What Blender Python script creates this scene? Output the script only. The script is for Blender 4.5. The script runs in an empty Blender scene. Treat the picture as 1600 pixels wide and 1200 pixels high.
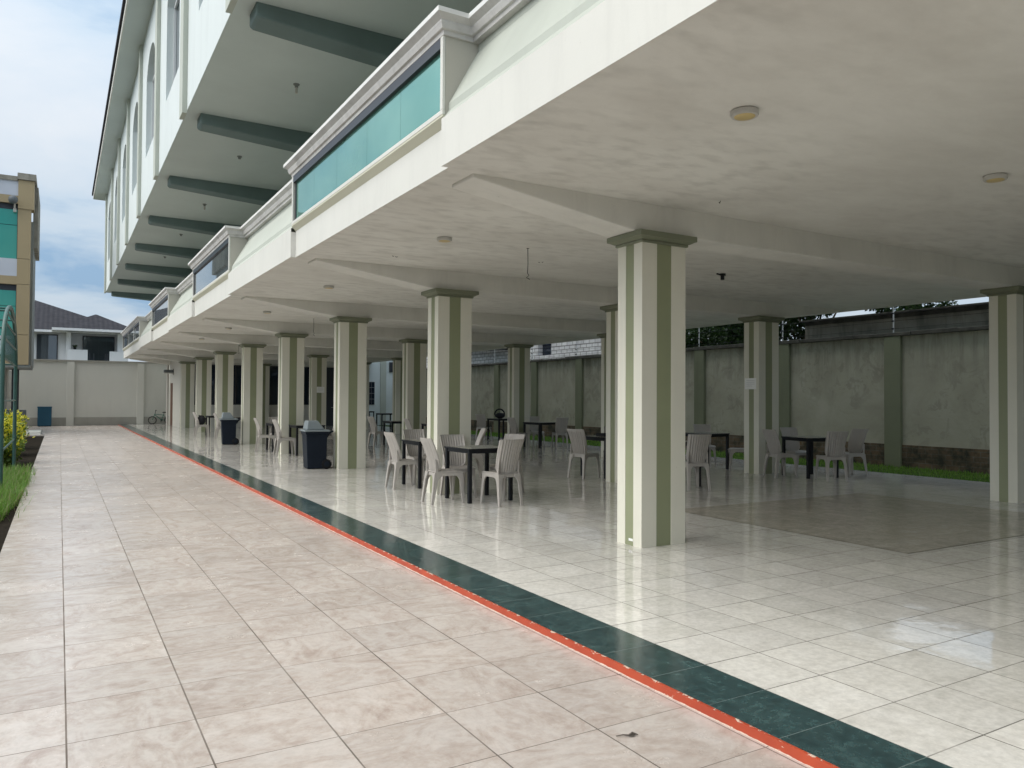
import bpy, bmesh, math, random
from mathutils import Vector, Matrix
random.seed(7)
R = math.radians
sc = bpy.context.scene
C = sc.collection

# ------------------------------------------------------------------ camera
cam_d = bpy.data.cameras.new('camera'); cam = bpy.data.objects.new('camera', cam_d); C.objects.link(cam)
yaw, pit, rol = R(30.395), R(1.1062), R(0.3368)
f = Vector((math.sin(yaw)*math.cos(pit), math.cos(yaw)*math.cos(pit), math.sin(pit)))
r = Vector((math.cos(yaw), -math.sin(yaw), 0)); u = r.cross(f)
r2 = r*math.cos(rol) + u*math.sin(rol); u2 = -r*math.sin(rol) + u*math.cos(rol)
cam.matrix_world = Matrix(((r2.x, u2.x, -f.x, 0), (r2.y, u2.y, -f.y, 0), (r2.z, u2.z, -f.z, 1.5), (0, 0, 0, 1)))
cam_d.sensor_width = 36; cam_d.lens = 1205.14/1600*36; cam_d.clip_start = 0.05; cam_d.clip_end = 2000
sc.camera = cam

# ------------------------------------------------------------------ world (overcast sky), sun, exposure
SUN_EL, SUN_AZ = R(46), R(-82)          # azimuth measured from +Y towards +X: the sun stands over the open yard
world = bpy.data.worlds.new('World'); sc.world = world; world.use_nodes = True
wn, wl = world.node_tree.nodes, world.node_tree.links
wn.clear()
def W(t, **k):
    n = wn.new(t)
    for a, b in k.items(): setattr(n, a, b)
    return n
tc = W('ShaderNodeTexCoord'); sep = W('ShaderNodeSeparateXYZ'); wl.new(tc.outputs['Generated'], sep.inputs[0])
den = W('ShaderNodeMath', operation='ADD'); den.inputs[1].default_value = 0.22; wl.new(sep.outputs[2], den.inputs[0])
dx = W('ShaderNodeMath', operation='DIVIDE'); wl.new(sep.outputs[0], dx.inputs[0]); wl.new(den.outputs[0], dx.inputs[1])
dy = W('ShaderNodeMath', operation='DIVIDE'); wl.new(sep.outputs[1], dy.inputs[0]); wl.new(den.outputs[0], dy.inputs[1])
cmb = W('ShaderNodeCombineXYZ'); wl.new(dx.outputs[0], cmb.inputs[0]); wl.new(dy.outputs[0], cmb.inputs[1])
cmb.inputs[2].default_value = 3.1
nz = W('ShaderNodeTexNoise'); nz.inputs['Scale'].default_value = 1.9; nz.inputs['Detail'].default_value = 7
nz.inputs['Roughness'].default_value = 0.52; nz.inputs['Distortion'].default_value = 0.35; wl.new(cmb.outputs[0], nz.inputs['Vector'])
rp = W('ShaderNodeValToRGB'); wl.new(nz.outputs[0], rp.inputs[0])
e = rp.color_ramp.elements
e[0].position = 0.36; e[0].color = (0.36, 0.55, 0.78, 1)
e[1].position = 0.72; e[1].color = (0.86, 0.915, 0.975, 1)
m = e.new(0.49); m.color = (0.66, 0.79, 0.92, 1)
# overcast luminance rises towards the zenith
zc_ = W('ShaderNodeMapRange'); zc_.inputs[1].default_value = 0.0; zc_.inputs[2].default_value = 1.0
zc_.inputs[3].default_value = 7.6; zc_.inputs[4].default_value = 16.0; wl.new(sep.outputs[2], zc_.inputs[0])
# the veiled sun brightens the cloud around it, out over the yard
dt = W('ShaderNodeVectorMath', operation='DOT_PRODUCT'); wl.new(tc.outputs['Generated'], dt.inputs[0])
dt.inputs[1].default_value = (math.sin(SUN_AZ)*math.cos(SUN_EL), math.cos(SUN_AZ)*math.cos(SUN_EL), math.sin(SUN_EL))
gm = W('ShaderNodeMapRange'); gm.interpolation_type = 'SMOOTHSTEP'
for i_, v_ in ((1, .45), (2, 1.), (3, 0.), (4, 17.)): gm.inputs[i_].default_value = v_
wl.new(dt.outputs['Value'], gm.inputs[0])
zs_ = W('ShaderNodeMath', operation='ADD'); wl.new(zc_.outputs[0], zs_.inputs[0]); wl.new(gm.outputs[0], zs_.inputs[1])
tint = W('ShaderNodeMix', data_type='RGBA'); wl.new(zs_.outputs[0], tint.inputs[6]); tint.inputs[0].default_value = 0.
wv = W('ShaderNodeMapRange'); wv.inputs[1].default_value = 15.; wv.inputs[2].default_value = 28.; wl.new(zs_.outputs[0], wv.inputs[0])
wl.new(wv.outputs[0], tint.inputs[0]); wl.new(rp.outputs[0], tint.inputs[6]); tint.inputs[7].default_value = (1.0, .975, .935, 1)
zp = W('ShaderNodeVectorMath', operation='SCALE'); wl.new(tint.outputs[2], zp.inputs[0]); wl.new(zs_.outputs[0], zp.inputs['Scale'])
sky = W('ShaderNodeTexSky', sky_type='NISHITA'); sky.sun_disc = False; sky.sun_elevation = SUN_EL; sky.sun_rotation = SUN_AZ
mixs = W('ShaderNodeMix', data_type='RGBA'); mixs.inputs[0].default_value = 0.93
wl.new(sky.outputs[0], mixs.inputs[6]); wl.new(zp.outputs[0], mixs.inputs[7])
bg = W('ShaderNodeBackground'); bg.inputs[1].default_value = 0.1; wl.new(mixs.outputs[2], bg.inputs[0])
wo = W('ShaderNodeOutputWorld'); wl.new(bg.outputs[0], wo.inputs[0])

sd = bpy.data.lights.new('sun', 'SUN'); sd.energy = 1.0; sd.angle = R(70); sd.color = (1.0, 0.965, 0.91)
sun = bpy.data.objects.new('sun', sd); C.objects.link(sun); sun.location = (-20, 5, 40)
sv = Vector((math.sin(SUN_AZ)*math.cos(SUN_EL), math.cos(SUN_AZ)*math.cos(SUN_EL), math.sin(SUN_EL)))
sun.rotation_euler = (-sv).to_track_quat('-Z', 'Y').to_euler()

sc.view_settings.view_transform = 'Standard'; sc.view_settings.look = 'None'
sc.view_settings.exposure = 0.0; sc.view_settings.gamma = 1.0
sc.cycles.max_bounces = 10; sc.cycles.diffuse_bounces = 6; sc.cycles.glossy_bounces = 4
sc.cycles.use_denoising = True

# ------------------------------------------------------------------ material helpers
class MT:
    def __init__(s, name, base=(.5,.5,.5), rough=.6, metal=0., spec=.5):
        s.m = bpy.data.materials.new(name); s.m.use_nodes = True
        s.n = s.m.node_tree.nodes; s.l = s.m.node_tree.links
        s.b = s.n['Principled BSDF']
        s.b.inputs['Base Color'].default_value = (*base, 1); s.b.inputs['Roughness'].default_value = rough
        s.b.inputs['Metallic'].default_value = metal; s.b.inputs['Specular IOR Level'].default_value = spec
    def N(s, t, ins=None, **k):
        n = s.n.new(t)
        for a, b in k.items(): setattr(n, a, b)
        for a, b in (ins or {}).items():
            if hasattr(b, 'is_linked') or isinstance(b, bpy.types.NodeSocket): s.l.new(b, n.inputs[a])
            else: n.inputs[a].default_value = b
        return n
    def pos(s, obj=False):
        if obj: return s.N('ShaderNodeTexCoord').outputs['Object']
        return s.N('ShaderNodeNewGeometry').outputs['Position']
    def math(s, op, a, b=0., c=None):
        d = {0: a, 1: b}
        if c is not None: d[2] = c
        return s.N('ShaderNodeMath', d, operation=op).outputs[0]
    def noise(s, v, scale, detail=4, rough=.5, dist=0.):
        return s.N('ShaderNodeTexNoise', {'Vector': v, 'Scale': scale, 'Detail': detail, 'Roughness': rough, 'Distortion': dist}).outputs[0]
    def ramp(s, x, stops):
        n = s.N('ShaderNodeValToRGB', {0: x}); e = n.color_ramp.elements
        e[0].position, e[0].color = stops[0][0], (*stops[0][1], 1); e[1].position, e[1].color = stops[-1][0], (*stops[-1][1], 1)
        for p, c in stops[1:-1]:
            q = e.new(p); q.color = (*c, 1)
        return n.outputs[0]
    def mix(s, fac, a, b, blend='MIX'):
        n = s.N('ShaderNodeMix', data_type='RGBA', blend_type=blend)
        for i, v in ((0, fac), (6, a), (7, b)):
            if isinstance(v, bpy.types.NodeSocket): s.l.new(v, n.inputs[i])
            elif i == 0: n.inputs[0].default_value = v
            else: n.inputs[i].default_value = (*v, 1)
        return n.outputs[2]
    def mapv(s, v, scale=(1,1,1), rot=(0,0,0), loc=(0,0,0)):
        return s.N('ShaderNodeMapping', {0: v, 'Scale': scale, 'Rotation': rot, 'Location': loc}).outputs[0]
    def color(s, c): s.l.new(c, s.b.inputs['Base Color'])
    def rough(s, c): s.l.new(c, s.b.inputs['Roughness'])
    def bump(s, h, strength=.2, dist=.01, normal=None):
        d = {'Height': h, 'Strength': strength, 'Distance': dist}
        if normal is not None: d['Normal'] = normal
        o = s.N('ShaderNodeBump', d).outputs[0]; s.l.new(o, s.b.inputs['Normal']); return o

def painted(name, col, var=.10, rough=.62, scale=1.3, dirt=0., obj=False, bump=.08, dirtcol=None, spec=.4):
    """wall paint: broad tone variation, faint trowel relief, optional grime streaks"""
    t = MT(name, col, rough, spec=spec); p = t.pos(obj)
    n1 = t.noise(p, scale, 6, .6)
    lo = tuple(c*(1-var) for c in col); hi = tuple(min(1, c*(1+var*.6)) for c in col)
    c = t.ramp(n1, [(.3, lo), (.7, hi)])
    if dirt:
        st = t.noise(t.mapv(p, (2.2, 2.2, .35)), 1.6, 8, .68, .4)
        k = t.ramp(st, [(.50, (0,0,0)), (.78, (1,1,1))])
        k = t.math('MULTIPLY', k, dirt)
        c = t.mix(k, c, dirtcol or tuple(x*.45 for x in col))
    t.color(c); t.bump(t.noise(p, 38, 5, .6), bump, .01)
    return t.m

def scuffed(m, amount=.55, col=(.16,.15,.12)):
    """knocks, rub marks and small chips on paint"""
    nt = m.node_tree; b = nt.nodes['Principled BSDF']; src = b.inputs['Base Color'].links[0].from_socket
    def N(t, **k):
        n = nt.nodes.new(t)
        for a, v in k.items(): setattr(n, a, v)
        return n
    g = N('ShaderNodeNewGeometry'); mp = N('ShaderNodeMapping'); mp.inputs['Scale'].default_value = (1, 1, .55); nt.links.new(g.outputs['Position'], mp.inputs[0])
    n1 = N('ShaderNodeTexNoise'); nt.links.new(mp.outputs[0], n1.inputs['Vector']); n1.inputs['Scale'].default_value = 13; n1.inputs['Detail'].default_value = 9; n1.inputs['Roughness'].default_value = .78; n1.inputs['Distortion'].default_value = .8
    n2 = N('ShaderNodeTexNoise'); nt.links.new(g.outputs['Position'], n2.inputs['Vector']); n2.inputs['Scale'].default_value = 2.3
    r1 = N('ShaderNodeValToRGB'); nt.links.new(n1.outputs[0], r1.inputs[0]); r1.color_ramp.elements[0].position = .645; r1.color_ramp.elements[1].position = .70
    r2 = N('ShaderNodeValToRGB'); nt.links.new(n2.outputs[0], r2.inputs[0]); r2.color_ramp.elements[0].position = .46; r2.color_ramp.elements[1].position = .62
    k = N('ShaderNodeMath', operation='MULTIPLY'); nt.links.new(r1.outputs[0], k.inputs[0]); nt.links.new(r2.outputs[0], k.inputs[1])
    k2 = N('ShaderNodeMath', operation='MULTIPLY'); nt.links.new(k.outputs[0], k2.inputs[0]); k2.inputs[1].default_value = amount
    mx = N('ShaderNodeMix', data_type='RGBA'); nt.links.new(k2.outputs[0], mx.inputs[0]); nt.links.new(src, mx.inputs[6]); mx.inputs[7].default_value = (*col, 1)
    nt.links.new(mx.outputs[2], b.inputs['Base Color']); return m

def tiled(name, ox, oy, px, py, jx, jy, stops, rough, tilt, joint, vein=(1.0, 1.9, .6), grain=0., rvar=.06, wav=.05, spec=.5, dist=.5):
    """stone tiles in world space: each tile has its own piece of vein, tone and a slight tilt"""
    t = MT(name, (.5,.5,.5), rough, spec=spec); p = t.pos()
    s = t.N('ShaderNodeSeparateXYZ', {0: p})
    uu = t.math('DIVIDE', t.math('SUBTRACT', s.outputs[0], ox), px); vv = t.math('DIVIDE', t.math('SUBTRACT', s.outputs[1], oy), py)
    iu, iv = t.math('FLOOR', uu), t.math('FLOOR', vv); fu, fv = t.math('FRACT', uu), t.math('FRACT', vv)
    idv = t.N('ShaderNodeCombineXYZ', {0: iu, 1: iv}).outputs[0]
    wn_ = t.N('ShaderNodeTexWhiteNoise', {'Vector': idv}, noise_dimensions='3D')
    rc, rv = wn_.outputs['Color'], wn_.outputs['Value']
    off = t.N('ShaderNodeVectorMath', {0: rc, 1: (37., 53., 11.)}, operation='MULTIPLY').outputs[0]
    q = t.N('ShaderNodeVectorMath', {0: p, 1: off}, operation='ADD').outputs[0]
    rotv = t.N('ShaderNodeVectorRotate', {0: q, 'Angle': t.math('MULTIPLY', t.math('FLOOR', t.math('MULTIPLY', rv, 3.99)), 1.5708)}, rotation_type='Z_AXIS').outputs[0]
    mp = t.mapv(rotv, (vein[0], vein[1], 1), (0, 0, vein[2]))
    v1 = t.noise(mp, 2.6, 10, .68, dist)
    v2 = t.noise(mp, 11., 6, .65, .5)
    x = t.math('ADD', t.math('MULTIPLY', v1, .72), t.math('MULTIPLY', v2, .28))
    c = t.ramp(x, stops)
    if grain:
        g = t.ramp(t.noise(q, 26, 6, .7), [(.36, (1-grain,)*3), (.62, (1+grain*.4,)*3)])
        c = t.mix(1., c, g, 'MULTIPLY')
    tone = t.N('ShaderNodeMapRange', {0: rv, 3: .91, 4: 1.06}).outputs[0]
    c = t.N('ShaderNodeVectorMath', {0: c, 'Scale': tone}, operation='SCALE').outputs[0]
    du = t.math('MULTIPLY', t.math('MINIMUM', fu, t.math('SUBTRACT', 1., fu)), px)
    dv = t.math('MULTIPLY', t.math('MINIMUM', fv, t.math('SUBTRACT', 1., fv)), py)
    ju = t.math('LESS_THAN', du, jx); jv = t.math('LESS_THAN', dv, jy)
    j = t.math('MAXIMUM', ju, jv)
    # grout dirt comes and goes along the joint
    gd = t.ramp(t.noise(p, 1.7, 3), [(.3, (.55,)*3), (.7, (1.,)*3)])
    c = t.mix(t.math('MULTIPLY', j, gd), c, joint)
    # large scale foot traffic dulling
    big = t.noise(p, .55, 5, .6)
    c = t.mix(1., c, t.ramp(big, [(.3, (.93,.93,.93)), (.7, (1.03,1.03,1.02))]), 'MULTIPLY')
    t.color(c)
    rr = t.math('ADD', rough, t.math('MULTIPLY', t.math('SUBTRACT', t.noise(p, 2.2, 6, .65), .5), rvar*2))
    t.rough(t.math('ADD', rr, t.math('MULTIPLY', j, .5)))
    t.l.new(t.math('MULTIPLY', t.math('SUBTRACT', 1., j), spec), t.b.inputs['Specular IOR Level'])
    nv = t.N('ShaderNodeVectorMath', {0: t.N('ShaderNodeVectorMath', {0: rc, 1: (.5,.5,.5)}, operation='SUBTRACT').outputs[0], 1: (tilt, tilt, 0)}, operation='MULTIPLY').outputs[0]
    nn = t.N('ShaderNodeVectorMath', {0: nv, 1: (0,0,1)}, operation='ADD').outputs[0]
    nn = t.N('ShaderNodeVectorMath', {0: nn}, operation='NORMALIZE').outputs[0]
    b1 = t.N('ShaderNodeBump', {'Height': t.noise(p, 7, 3, .5), 'Strength': wav, 'Distance': .02, 'Normal': nn}).outputs[0]
    t.l.new(b1, t.b.inputs['Normal'])
    return t.m

S = .0465            # the covered floor lies this much above the yard paving
M = {}
M['paving'] = tiled('paving_tile', .048, 2.85,   .5215, .5065, .0038, .0026,
    [(.32, (.39,.315,.275)), (.45, (.50,.435,.39)), (.56, (.57,.515,.475)), (.72, (.60,.56,.525))], .25, .012, (.11,.092,.078), vein=(1.25, 2.0, .7), grain=.07, rvar=.10, wav=.10, spec=.48, dist=1.3)
M['floor'] = tiled('floor_tile', 3.08, 2.30, .4185, .4185, .0036, .0036,
    [(.30, (.59,.57,.52)), (.5, (.72,.70,.65)), (.7, (.80,.785,.74))], .055, .014, (.07,.066,.055), vein=(1.2, 1.6, .5), grain=.13, rvar=.05, wav=.06, spec=.62)
M['green_tile'] = tiled('green_tile', 2.69, 2.30, .50, .4185, .0001, .0022,
    [(.32, (.013,.034,.037)), (.5, (.030,.066,.069)), (.66, (.060,.115,.113))], .14, .016, (.16,.19,.18), vein=(2.4,3.2,.6), grain=.3, rvar=.05, wav=.05)
M['brown_tile'] = tiled('brown_tile', 7.0, 4.45, .21, .21, .0034, .0034,
    [(.3, (.36,.325,.265)), (.5, (.49,.455,.385)), (.7, (.60,.565,.49))], .17, .03, (.17,.15,.12), grain=.15)

def m_kerb():
    t = MT('red_kerb_paint', (.5,.07,.03), .5); p = t.pos(); s = t.N('ShaderNodeSeparateXYZ', {0: p})
    n = t.noise(t.mapv(p, (1, 1, 1.6)), 16, 8, .72, .6)
    edge = t.math('ABSOLUTE', t.math('SUBTRACT', t.math('DIVIDE', s.outputs[2], S), .5))      # chips gather along both edges
    k = t.math('ADD', n, t.math('MULTIPLY', t.math('POWER', t.math('MULTIPLY', edge, 2.), 4.), .13))
    k = t.math('GREATER_THAN', k, .668)
    foot = t.math('LESS_THAN', s.outputs[2], t.math('MULTIPLY', t.math('SUBTRACT', t.noise(p, 9, 6, .7), .28), .018))
    k = t.math('MAXIMUM', k, foot)
    base = t.ramp(t.noise(p, 5, 5), [(.3, (.34,.045,.018)), (.7, (.46,.072,.026))])
    t.color(t.mix(k, base, (.66,.50,.40))); t.bump(t.math('SUBTRACT', 1., k), .5, .003)
    return t.m
M['kerb'] = m_kerb()

def m_ceiling():
    t = MT('ceiling_paint', (.66,.64,.59), .8); p = t.pos()
    v = t.mapv(p, (.8, 1.5, 1))
    a = t.noise(v, .9, 7, .66, .25)
    base = t.ramp(a, [(.34, (.65,.635,.59)), (.55, (.73,.72,.675)), (.72, (.77,.76,.715))])
    # damp patches
    b = t.noise(v, 4.6, 4, .5, .1)
    region = t.ramp(t.noise(p, .22, 2), [(.36, (.15,.15,.15)), (.54, (1,1,1))])
    spots = t.ramp(b, [(.47, (0,0,0)), (.72, (1,1,1))])
    k = t.math('MULTIPLY', t.math('MULTIPLY', spots, region), .40)
    t.color(t.mix(k, base, (.38,.37,.335))); t.bump(t.noise(p, 22, 5), .08, .01)
    return t.m
M['ceiling'] = m_ceiling()
M['beam'] = painted('beam_paint', (.70,.69,.645), .10, .75, 1.1, .22)
M['white'] = painted('white_fascia_paint', (.68,.675,.625), .05, .55, .8, .14)
M['facade'] = painted('facade_paint', (.67,.725,.72), .05, .6, .5, .16)
M['pilaster'] = painted('pilaster_paint', (.47,.50,.44), .06, .6)
M['soffit'] = painted('soffit_paint', (.58,.645,.625), .07, .7, .6)
M['dark_beam'] = painted('grey_green_paint', (.155,.215,.21), .12, .65)
M['cornice'] = painted('weathered_cornice_paint', (.60,.59,.57), .14, .7, 3., .55, dirtcol=(.22,.21,.20))
M['cornice_cap'] = painted('cornice_cap_paint', (.78,.78,.76), .06, .6, 2., .15)
M['slope'] = painted('sage_wall_paint', (.50,.53,.47), .08, .65, .9, .12)
M['bevel'] = painted('cream_sill_paint', (.58,.57,.45), .06, .6)
M['beige'] = painted('beige_wall_paint', (.47,.455,.40), .06, .65)
M['col_light'] = painted('cream_column_paint', (.70,.68,.58), .05, .55, .9, .10)
M['col_green'] = painted('olive_stripe_paint', (.27,.29,.175), .07, .5, 1.2, .08)
scuffed(M['col_light']); scuffed(M['col_green'], .5, (.45,.44,.38)); scuffed(M['white'], .35); scuffed(M['beam'], .6, (.10,.10,.085)); scuffed(M['slope'], .3)
M['cap'] = painted('olive_capital_paint', (.19,.205,.14), .08, .55, 2.)
M['room_wall'] = painted('room_wall_paint', (.56,.55,.50), .05, .65)
M['metal_dark'] = MT('dark_window_frame', (.035,.04,.05), .4, .3).m
M['black'] = painted('black_metal', (.014,.015,.018), .2, .42, 6., obj=True, bump=.03, spec=.2)
M['pipe'] = painted('pale_pipe', (.55,.53,.49), .05, .5)
def m_teal():
    t = MT('teal_mirror_glass', (.26,.56,.52), .03, .55); p = t.pos()
    t.color(t.ramp(t.noise(p, .8, 4), [(.3, (.13,.34,.28)), (.7, (.21,.45,.38))])); t.bump(t.noise(p, 1.1, 2), .04, .02)
    return t.m
M['teal'] = m_teal()
def m_glass(n, c, metal=.0, spec=.9):
    t = MT(n, c, .02, metal, spec); t.bump(t.noise(t.pos(), .9, 2), .03, .02); return t.m
M['dglass'] = m_glass('dark_window_glass', (.010,.018,.034), 0., .55)
M['bglass'] = m_glass('grey_mirror_glass', (.20,.25,.27), .7, .9)
M['wglass'] = m_glass('upper_window_glass', (.28,.34,.36), .75, .9)
M['tealb'] = m_glass('green_curtain_glass', (.04,.30,.24), .25, .8)

def m_oldwall():
    t = MT('old_stained_wall_paint', (.36,.36,.27), .8); p = t.pos(); s = t.N('ShaderNodeSeparateXYZ', {0: p})
    a = t.noise(p, .9, 8, .65, .5)
    c = t.ramp(a, [(.3, (.31,.30,.235)), (.5, (.375,.365,.29)), (.68, (.43,.42,.345))])
    pe = t.noise(p, 2.6, 9, .72, .7); mpatch = t.noise(p, .5, 3)
    k = t.math('MULTIPLY', t.ramp(pe, [(.52, (0,0,0)), (.57, (1,1,1))]), t.ramp(mpatch, [(.40, (0,0,0)), (.55, (1,1,1))]))
    c = t.mix(t.math('MULTIPLY', k, .38), c, (.19,.185,.145))
    k2 = t.math('GREATER_THAN', t.noise(p, 3.7, 9, .75, 1.), .69)
    c = t.mix(t.math('MULTIPLY', k2, .8), c, (.55,.54,.48))
    # rain stains running down from the coping
    st = t.noise(t.mapv(p, (3, 3, .3)), 1.5, 7, .7)
    h = t.N('ShaderNodeMapRange', {0: s.outputs[2], 1: 1.9, 2: 3.05, 3: 0., 4: .75}).outputs[0]
    c = t.mix(t.math('MULTIPLY', t.ramp(st, [(.42, (0,0,0)), (.62, (1,1,1))]), h), c, (.13,.13,.10))
    t.color(c); t.bump(pe, .35, .02); return t.m
M['oldwall'] = m_oldwall()
M['oldpil'] = painted('olive_pilaster_paint', (.19,.205,.135), .12, .75, 1.2, .3)
def m_oldbase():
    t = MT('mossy_brick_base', (.12,.09,.06), .9); p = t.pos()
    v = t.N('ShaderNodeCombineXYZ', {0: t.N('ShaderNodeSeparateXYZ', {0: p}).outputs[1], 1: t.N('ShaderNodeSeparateXYZ', {0: p}).outputs[2]}).outputs[0]
    br = t.N('ShaderNodeTexBrick', {'Vector': v, 'Scale': 1., 'Brick Width': .30, 'Row Height': .11, 'Mortar Size': .008, 'Color1': (.17,.115,.07,1), 'Color2': (.12,.09,.06,1), 'Mortar': (.16,.15,.12,1)})
    n = t.noise(p, 2.2, 8, .7)
    c = t.mix(t.ramp(n, [(.42, (0,0,0)), (.62, (1,1,1))]), br.outputs[0], (.03,.032,.022))
    t.color(c); t.bump(n, .5, .02); return t.m
M['oldbase'] = m_oldbase()
M['coping'] = painted('blackened_concrete', (.09,.088,.075), .5, .9, 4., .7, dirtcol=(.025,.025,.022), bump=.4)
M['concrete'] = painted('grey_concrete', (.30,.285,.245), .3, .9, 1.6, .85, dirtcol=(.06,.058,.05), bump=.3)
M['backwall'] = painted('grey_beige_wall_paint', (.58,.58,.53), .05, .75, .35, .10)
M['backbase'] = painted('grey_plinth', (.33,.325,.29), .12, .8, 1., .3)
M['house'] = painted('white_house_paint', (.72,.73,.74), .04, .6)
def m_roof():
    t = MT('grey_roof_tile', (.07,.07,.085), .85, spec=.2); p = t.pos(); s = t.N('ShaderNodeSeparateXYZ', {0: p})
    w = t.math('SINE', t.math('MULTIPLY', s.outputs[0], 2*math.pi/.30))
    st = t.math('FRACT', t.math('MULTIPLY', s.outputs[1], 1/.40))
    c = t.ramp(t.noise(p, 3, 5), [(.3, (.024,.024,.029)), (.7, (.042,.042,.050))]); t.color(c)
    t.bump(t.math('ADD', t.math('MULTIPLY', w, .5), st), .45, .04); return t.m
M['roof'] = m_roof()
M['tan'] = painted('tan_panel', (.36,.285,.17), .05, .5)
M['lilac'] = painted('pale_grey_panel', (.50,.53,.60), .04, .4)
M['grey_side'] = painted('grey_side_panel', (.22,.235,.225), .08, .6)
def m_block():
    t = MT('white_block_wall', (.7,.7,.7), .8); p = t.pos(); s = t.N('ShaderNodeSeparateXYZ', {0: p})
    v = t.N('ShaderNodeCombineXYZ', {0: s.outputs[1], 1: s.outputs[2]}).outputs[0]
    br = t.N('ShaderNodeTexBrick', {'Vector': v, 'Scale': 1., 'Brick Width': .42, 'Row Height': .17, 'Mortar Size': .016, 'Color1': (.82,.83,.85,1), 'Color2': (.68,.69,.72,1), 'Mortar': (.22,.22,.22,1)})
    t.color(t.mix(1., br.outputs[0], t.ramp(t.noise(p, 2., 6, .7), [(.3, (.75,.75,.75)), (.6, (1.,1.,1.))]), 'MULTIPLY')); return t.m
M['block'] = m_block()
M['soil'] = painted('dark_soil', (.022,.018,.013), .4, .95, 9., bump=.9, spec=.05)
M['ground'] = painted('rough_ground', (.10,.10,.06), .3, .95, .3, bump=.4)
M['turf'] = painted('turf_ground', (.06,.10,.025), .35, .95, 4., bump=.6, spec=.05)
M['bark'] = painted('bark', (.10,.075,.05), .25, .9, 6., bump=.6)
def m_leaf(name, stops, trans=.25):
    t = MT(name, stops[0][1], .5, spec=.35); g = t.N('ShaderNodeObjectInfo')
    n = t.N('ShaderNodeTexWhiteNoise', {'Vector': t.N('ShaderNodeVectorMath', {0: t.pos(True), 1: (.06,.06,.06)}, operation='SNAP').outputs[0]}, noise_dimensions='3D')
    t.color(t.ramp(n.outputs[0], stops))
    t.b.inputs['Subsurface Weight'].default_value = 0.; t.b.inputs['Transmission Weight'].default_value = 0.
    tr = t.N('ShaderNodeBsdfTranslucent'); t.l.new(t.b.inputs['Base Color'].links[0].from_socket, tr.inputs[0])
    mx = t.N('ShaderNodeMixShader', {0: trans}); out = t.n['Material Output']
    t.l.new(t.b.outputs[0], mx.inputs[1]); t.l.new(tr.outputs[0], mx.inputs[2]); t.l.new(mx.outputs[0], out.inputs[0])
    return t.m
M['leaf'] = m_leaf('dark_foliage', [(0., (.010,.024,.007)), (.6, (.022,.05,.012)), (1., (.05,.095,.02))])
M['leaf_y'] = m_leaf('yellow_foliage', [(0., (.36,.36,.02)), (.6, (.55,.52,.03)), (1., (.68,.64,.06))], .35)
M['leaf_g'] = m_leaf('green_shrub_foliage', [(0., (.05,.10,.015)), (.6, (.10,.17,.02)), (1., (.20,.26,.03))], .3)
M['blade'] = m_leaf('grass_blade', [(0., (.08,.19,.02)), (.6, (.13,.27,.035)), (1., (.20,.33,.06))], .35)
M['blade_dry'] = m_leaf('dry_grass_blade', [(0., (.16,.14,.07)), (1., (.30,.26,.15))], .3)
M['plastic'] = painted('warm_grey_plastic', (.42,.39,.355), .08, .40, 3., obj=True, bump=.02, spec=.5)
M['table_top'] = painted('grey_table_top', (.27,.27,.235), .10, .22, 4., obj=True, bump=.02)
M['bin'] = painted('navy_bin_plastic', (.011,.016,.025), .15, .5, 4., obj=True, bump=.03, spec=.12)
M['lid'] = painted('blue_grey_lid_plastic', (.21,.245,.26), .12, .5, 5., obj=True, bump=.03)
M['rubber'] = painted('black_rubber', (.012,.012,.013), .2, .7, 6., obj=True, spec=.15)
M['arch'] = painted('green_arch_paint', (.035,.10,.085), .3, .42, 6., .25, obj=True, dirtcol=(.10,.12,.11))
M['arch_top'] = painted('worn_pale_arch_paint', (.22,.30,.29), .25, .4, 6., .2, obj=True)
M['lamp_body'] = painted('lamp_housing_plastic', (.50,.49,.46), .06, .4, 8., obj=True)
M['lamp_lens'] = MT('yellowed_lens', (.56,.44,.20), .35).m
M['paper'] = MT('paper', (.86,.86,.83), .7).m
M['print'] = MT('faded_print', (.62,.62,.62), .8).m
M['blue'] = painted('blue_box_paint', (.015,.085,.15), .12, .5, 2., obj=True)
M['bike'] = painted('green_bicycle_paint', (.05,.17,.12), .1, .35, 6., obj=True)
M['galv'] = painted('white_post_paint', (.62,.63,.62), .06, .5, 5., obj=True)
M['bag'] = painted('black_fabric', (.015,.016,.02), .3, .85, 12., obj=True, bump=.5)
M['grey_box'] = painted('grey_cabinet_paint', (.12,.135,.145), .1, .5, 3., obj=True)
M['wood'] = painted('brown_door_wood', (.11,.05,.03), .15, .6, 3.)
M['twig'] = MT('dry_twig', (.10,.085,.07), .8).m

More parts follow.
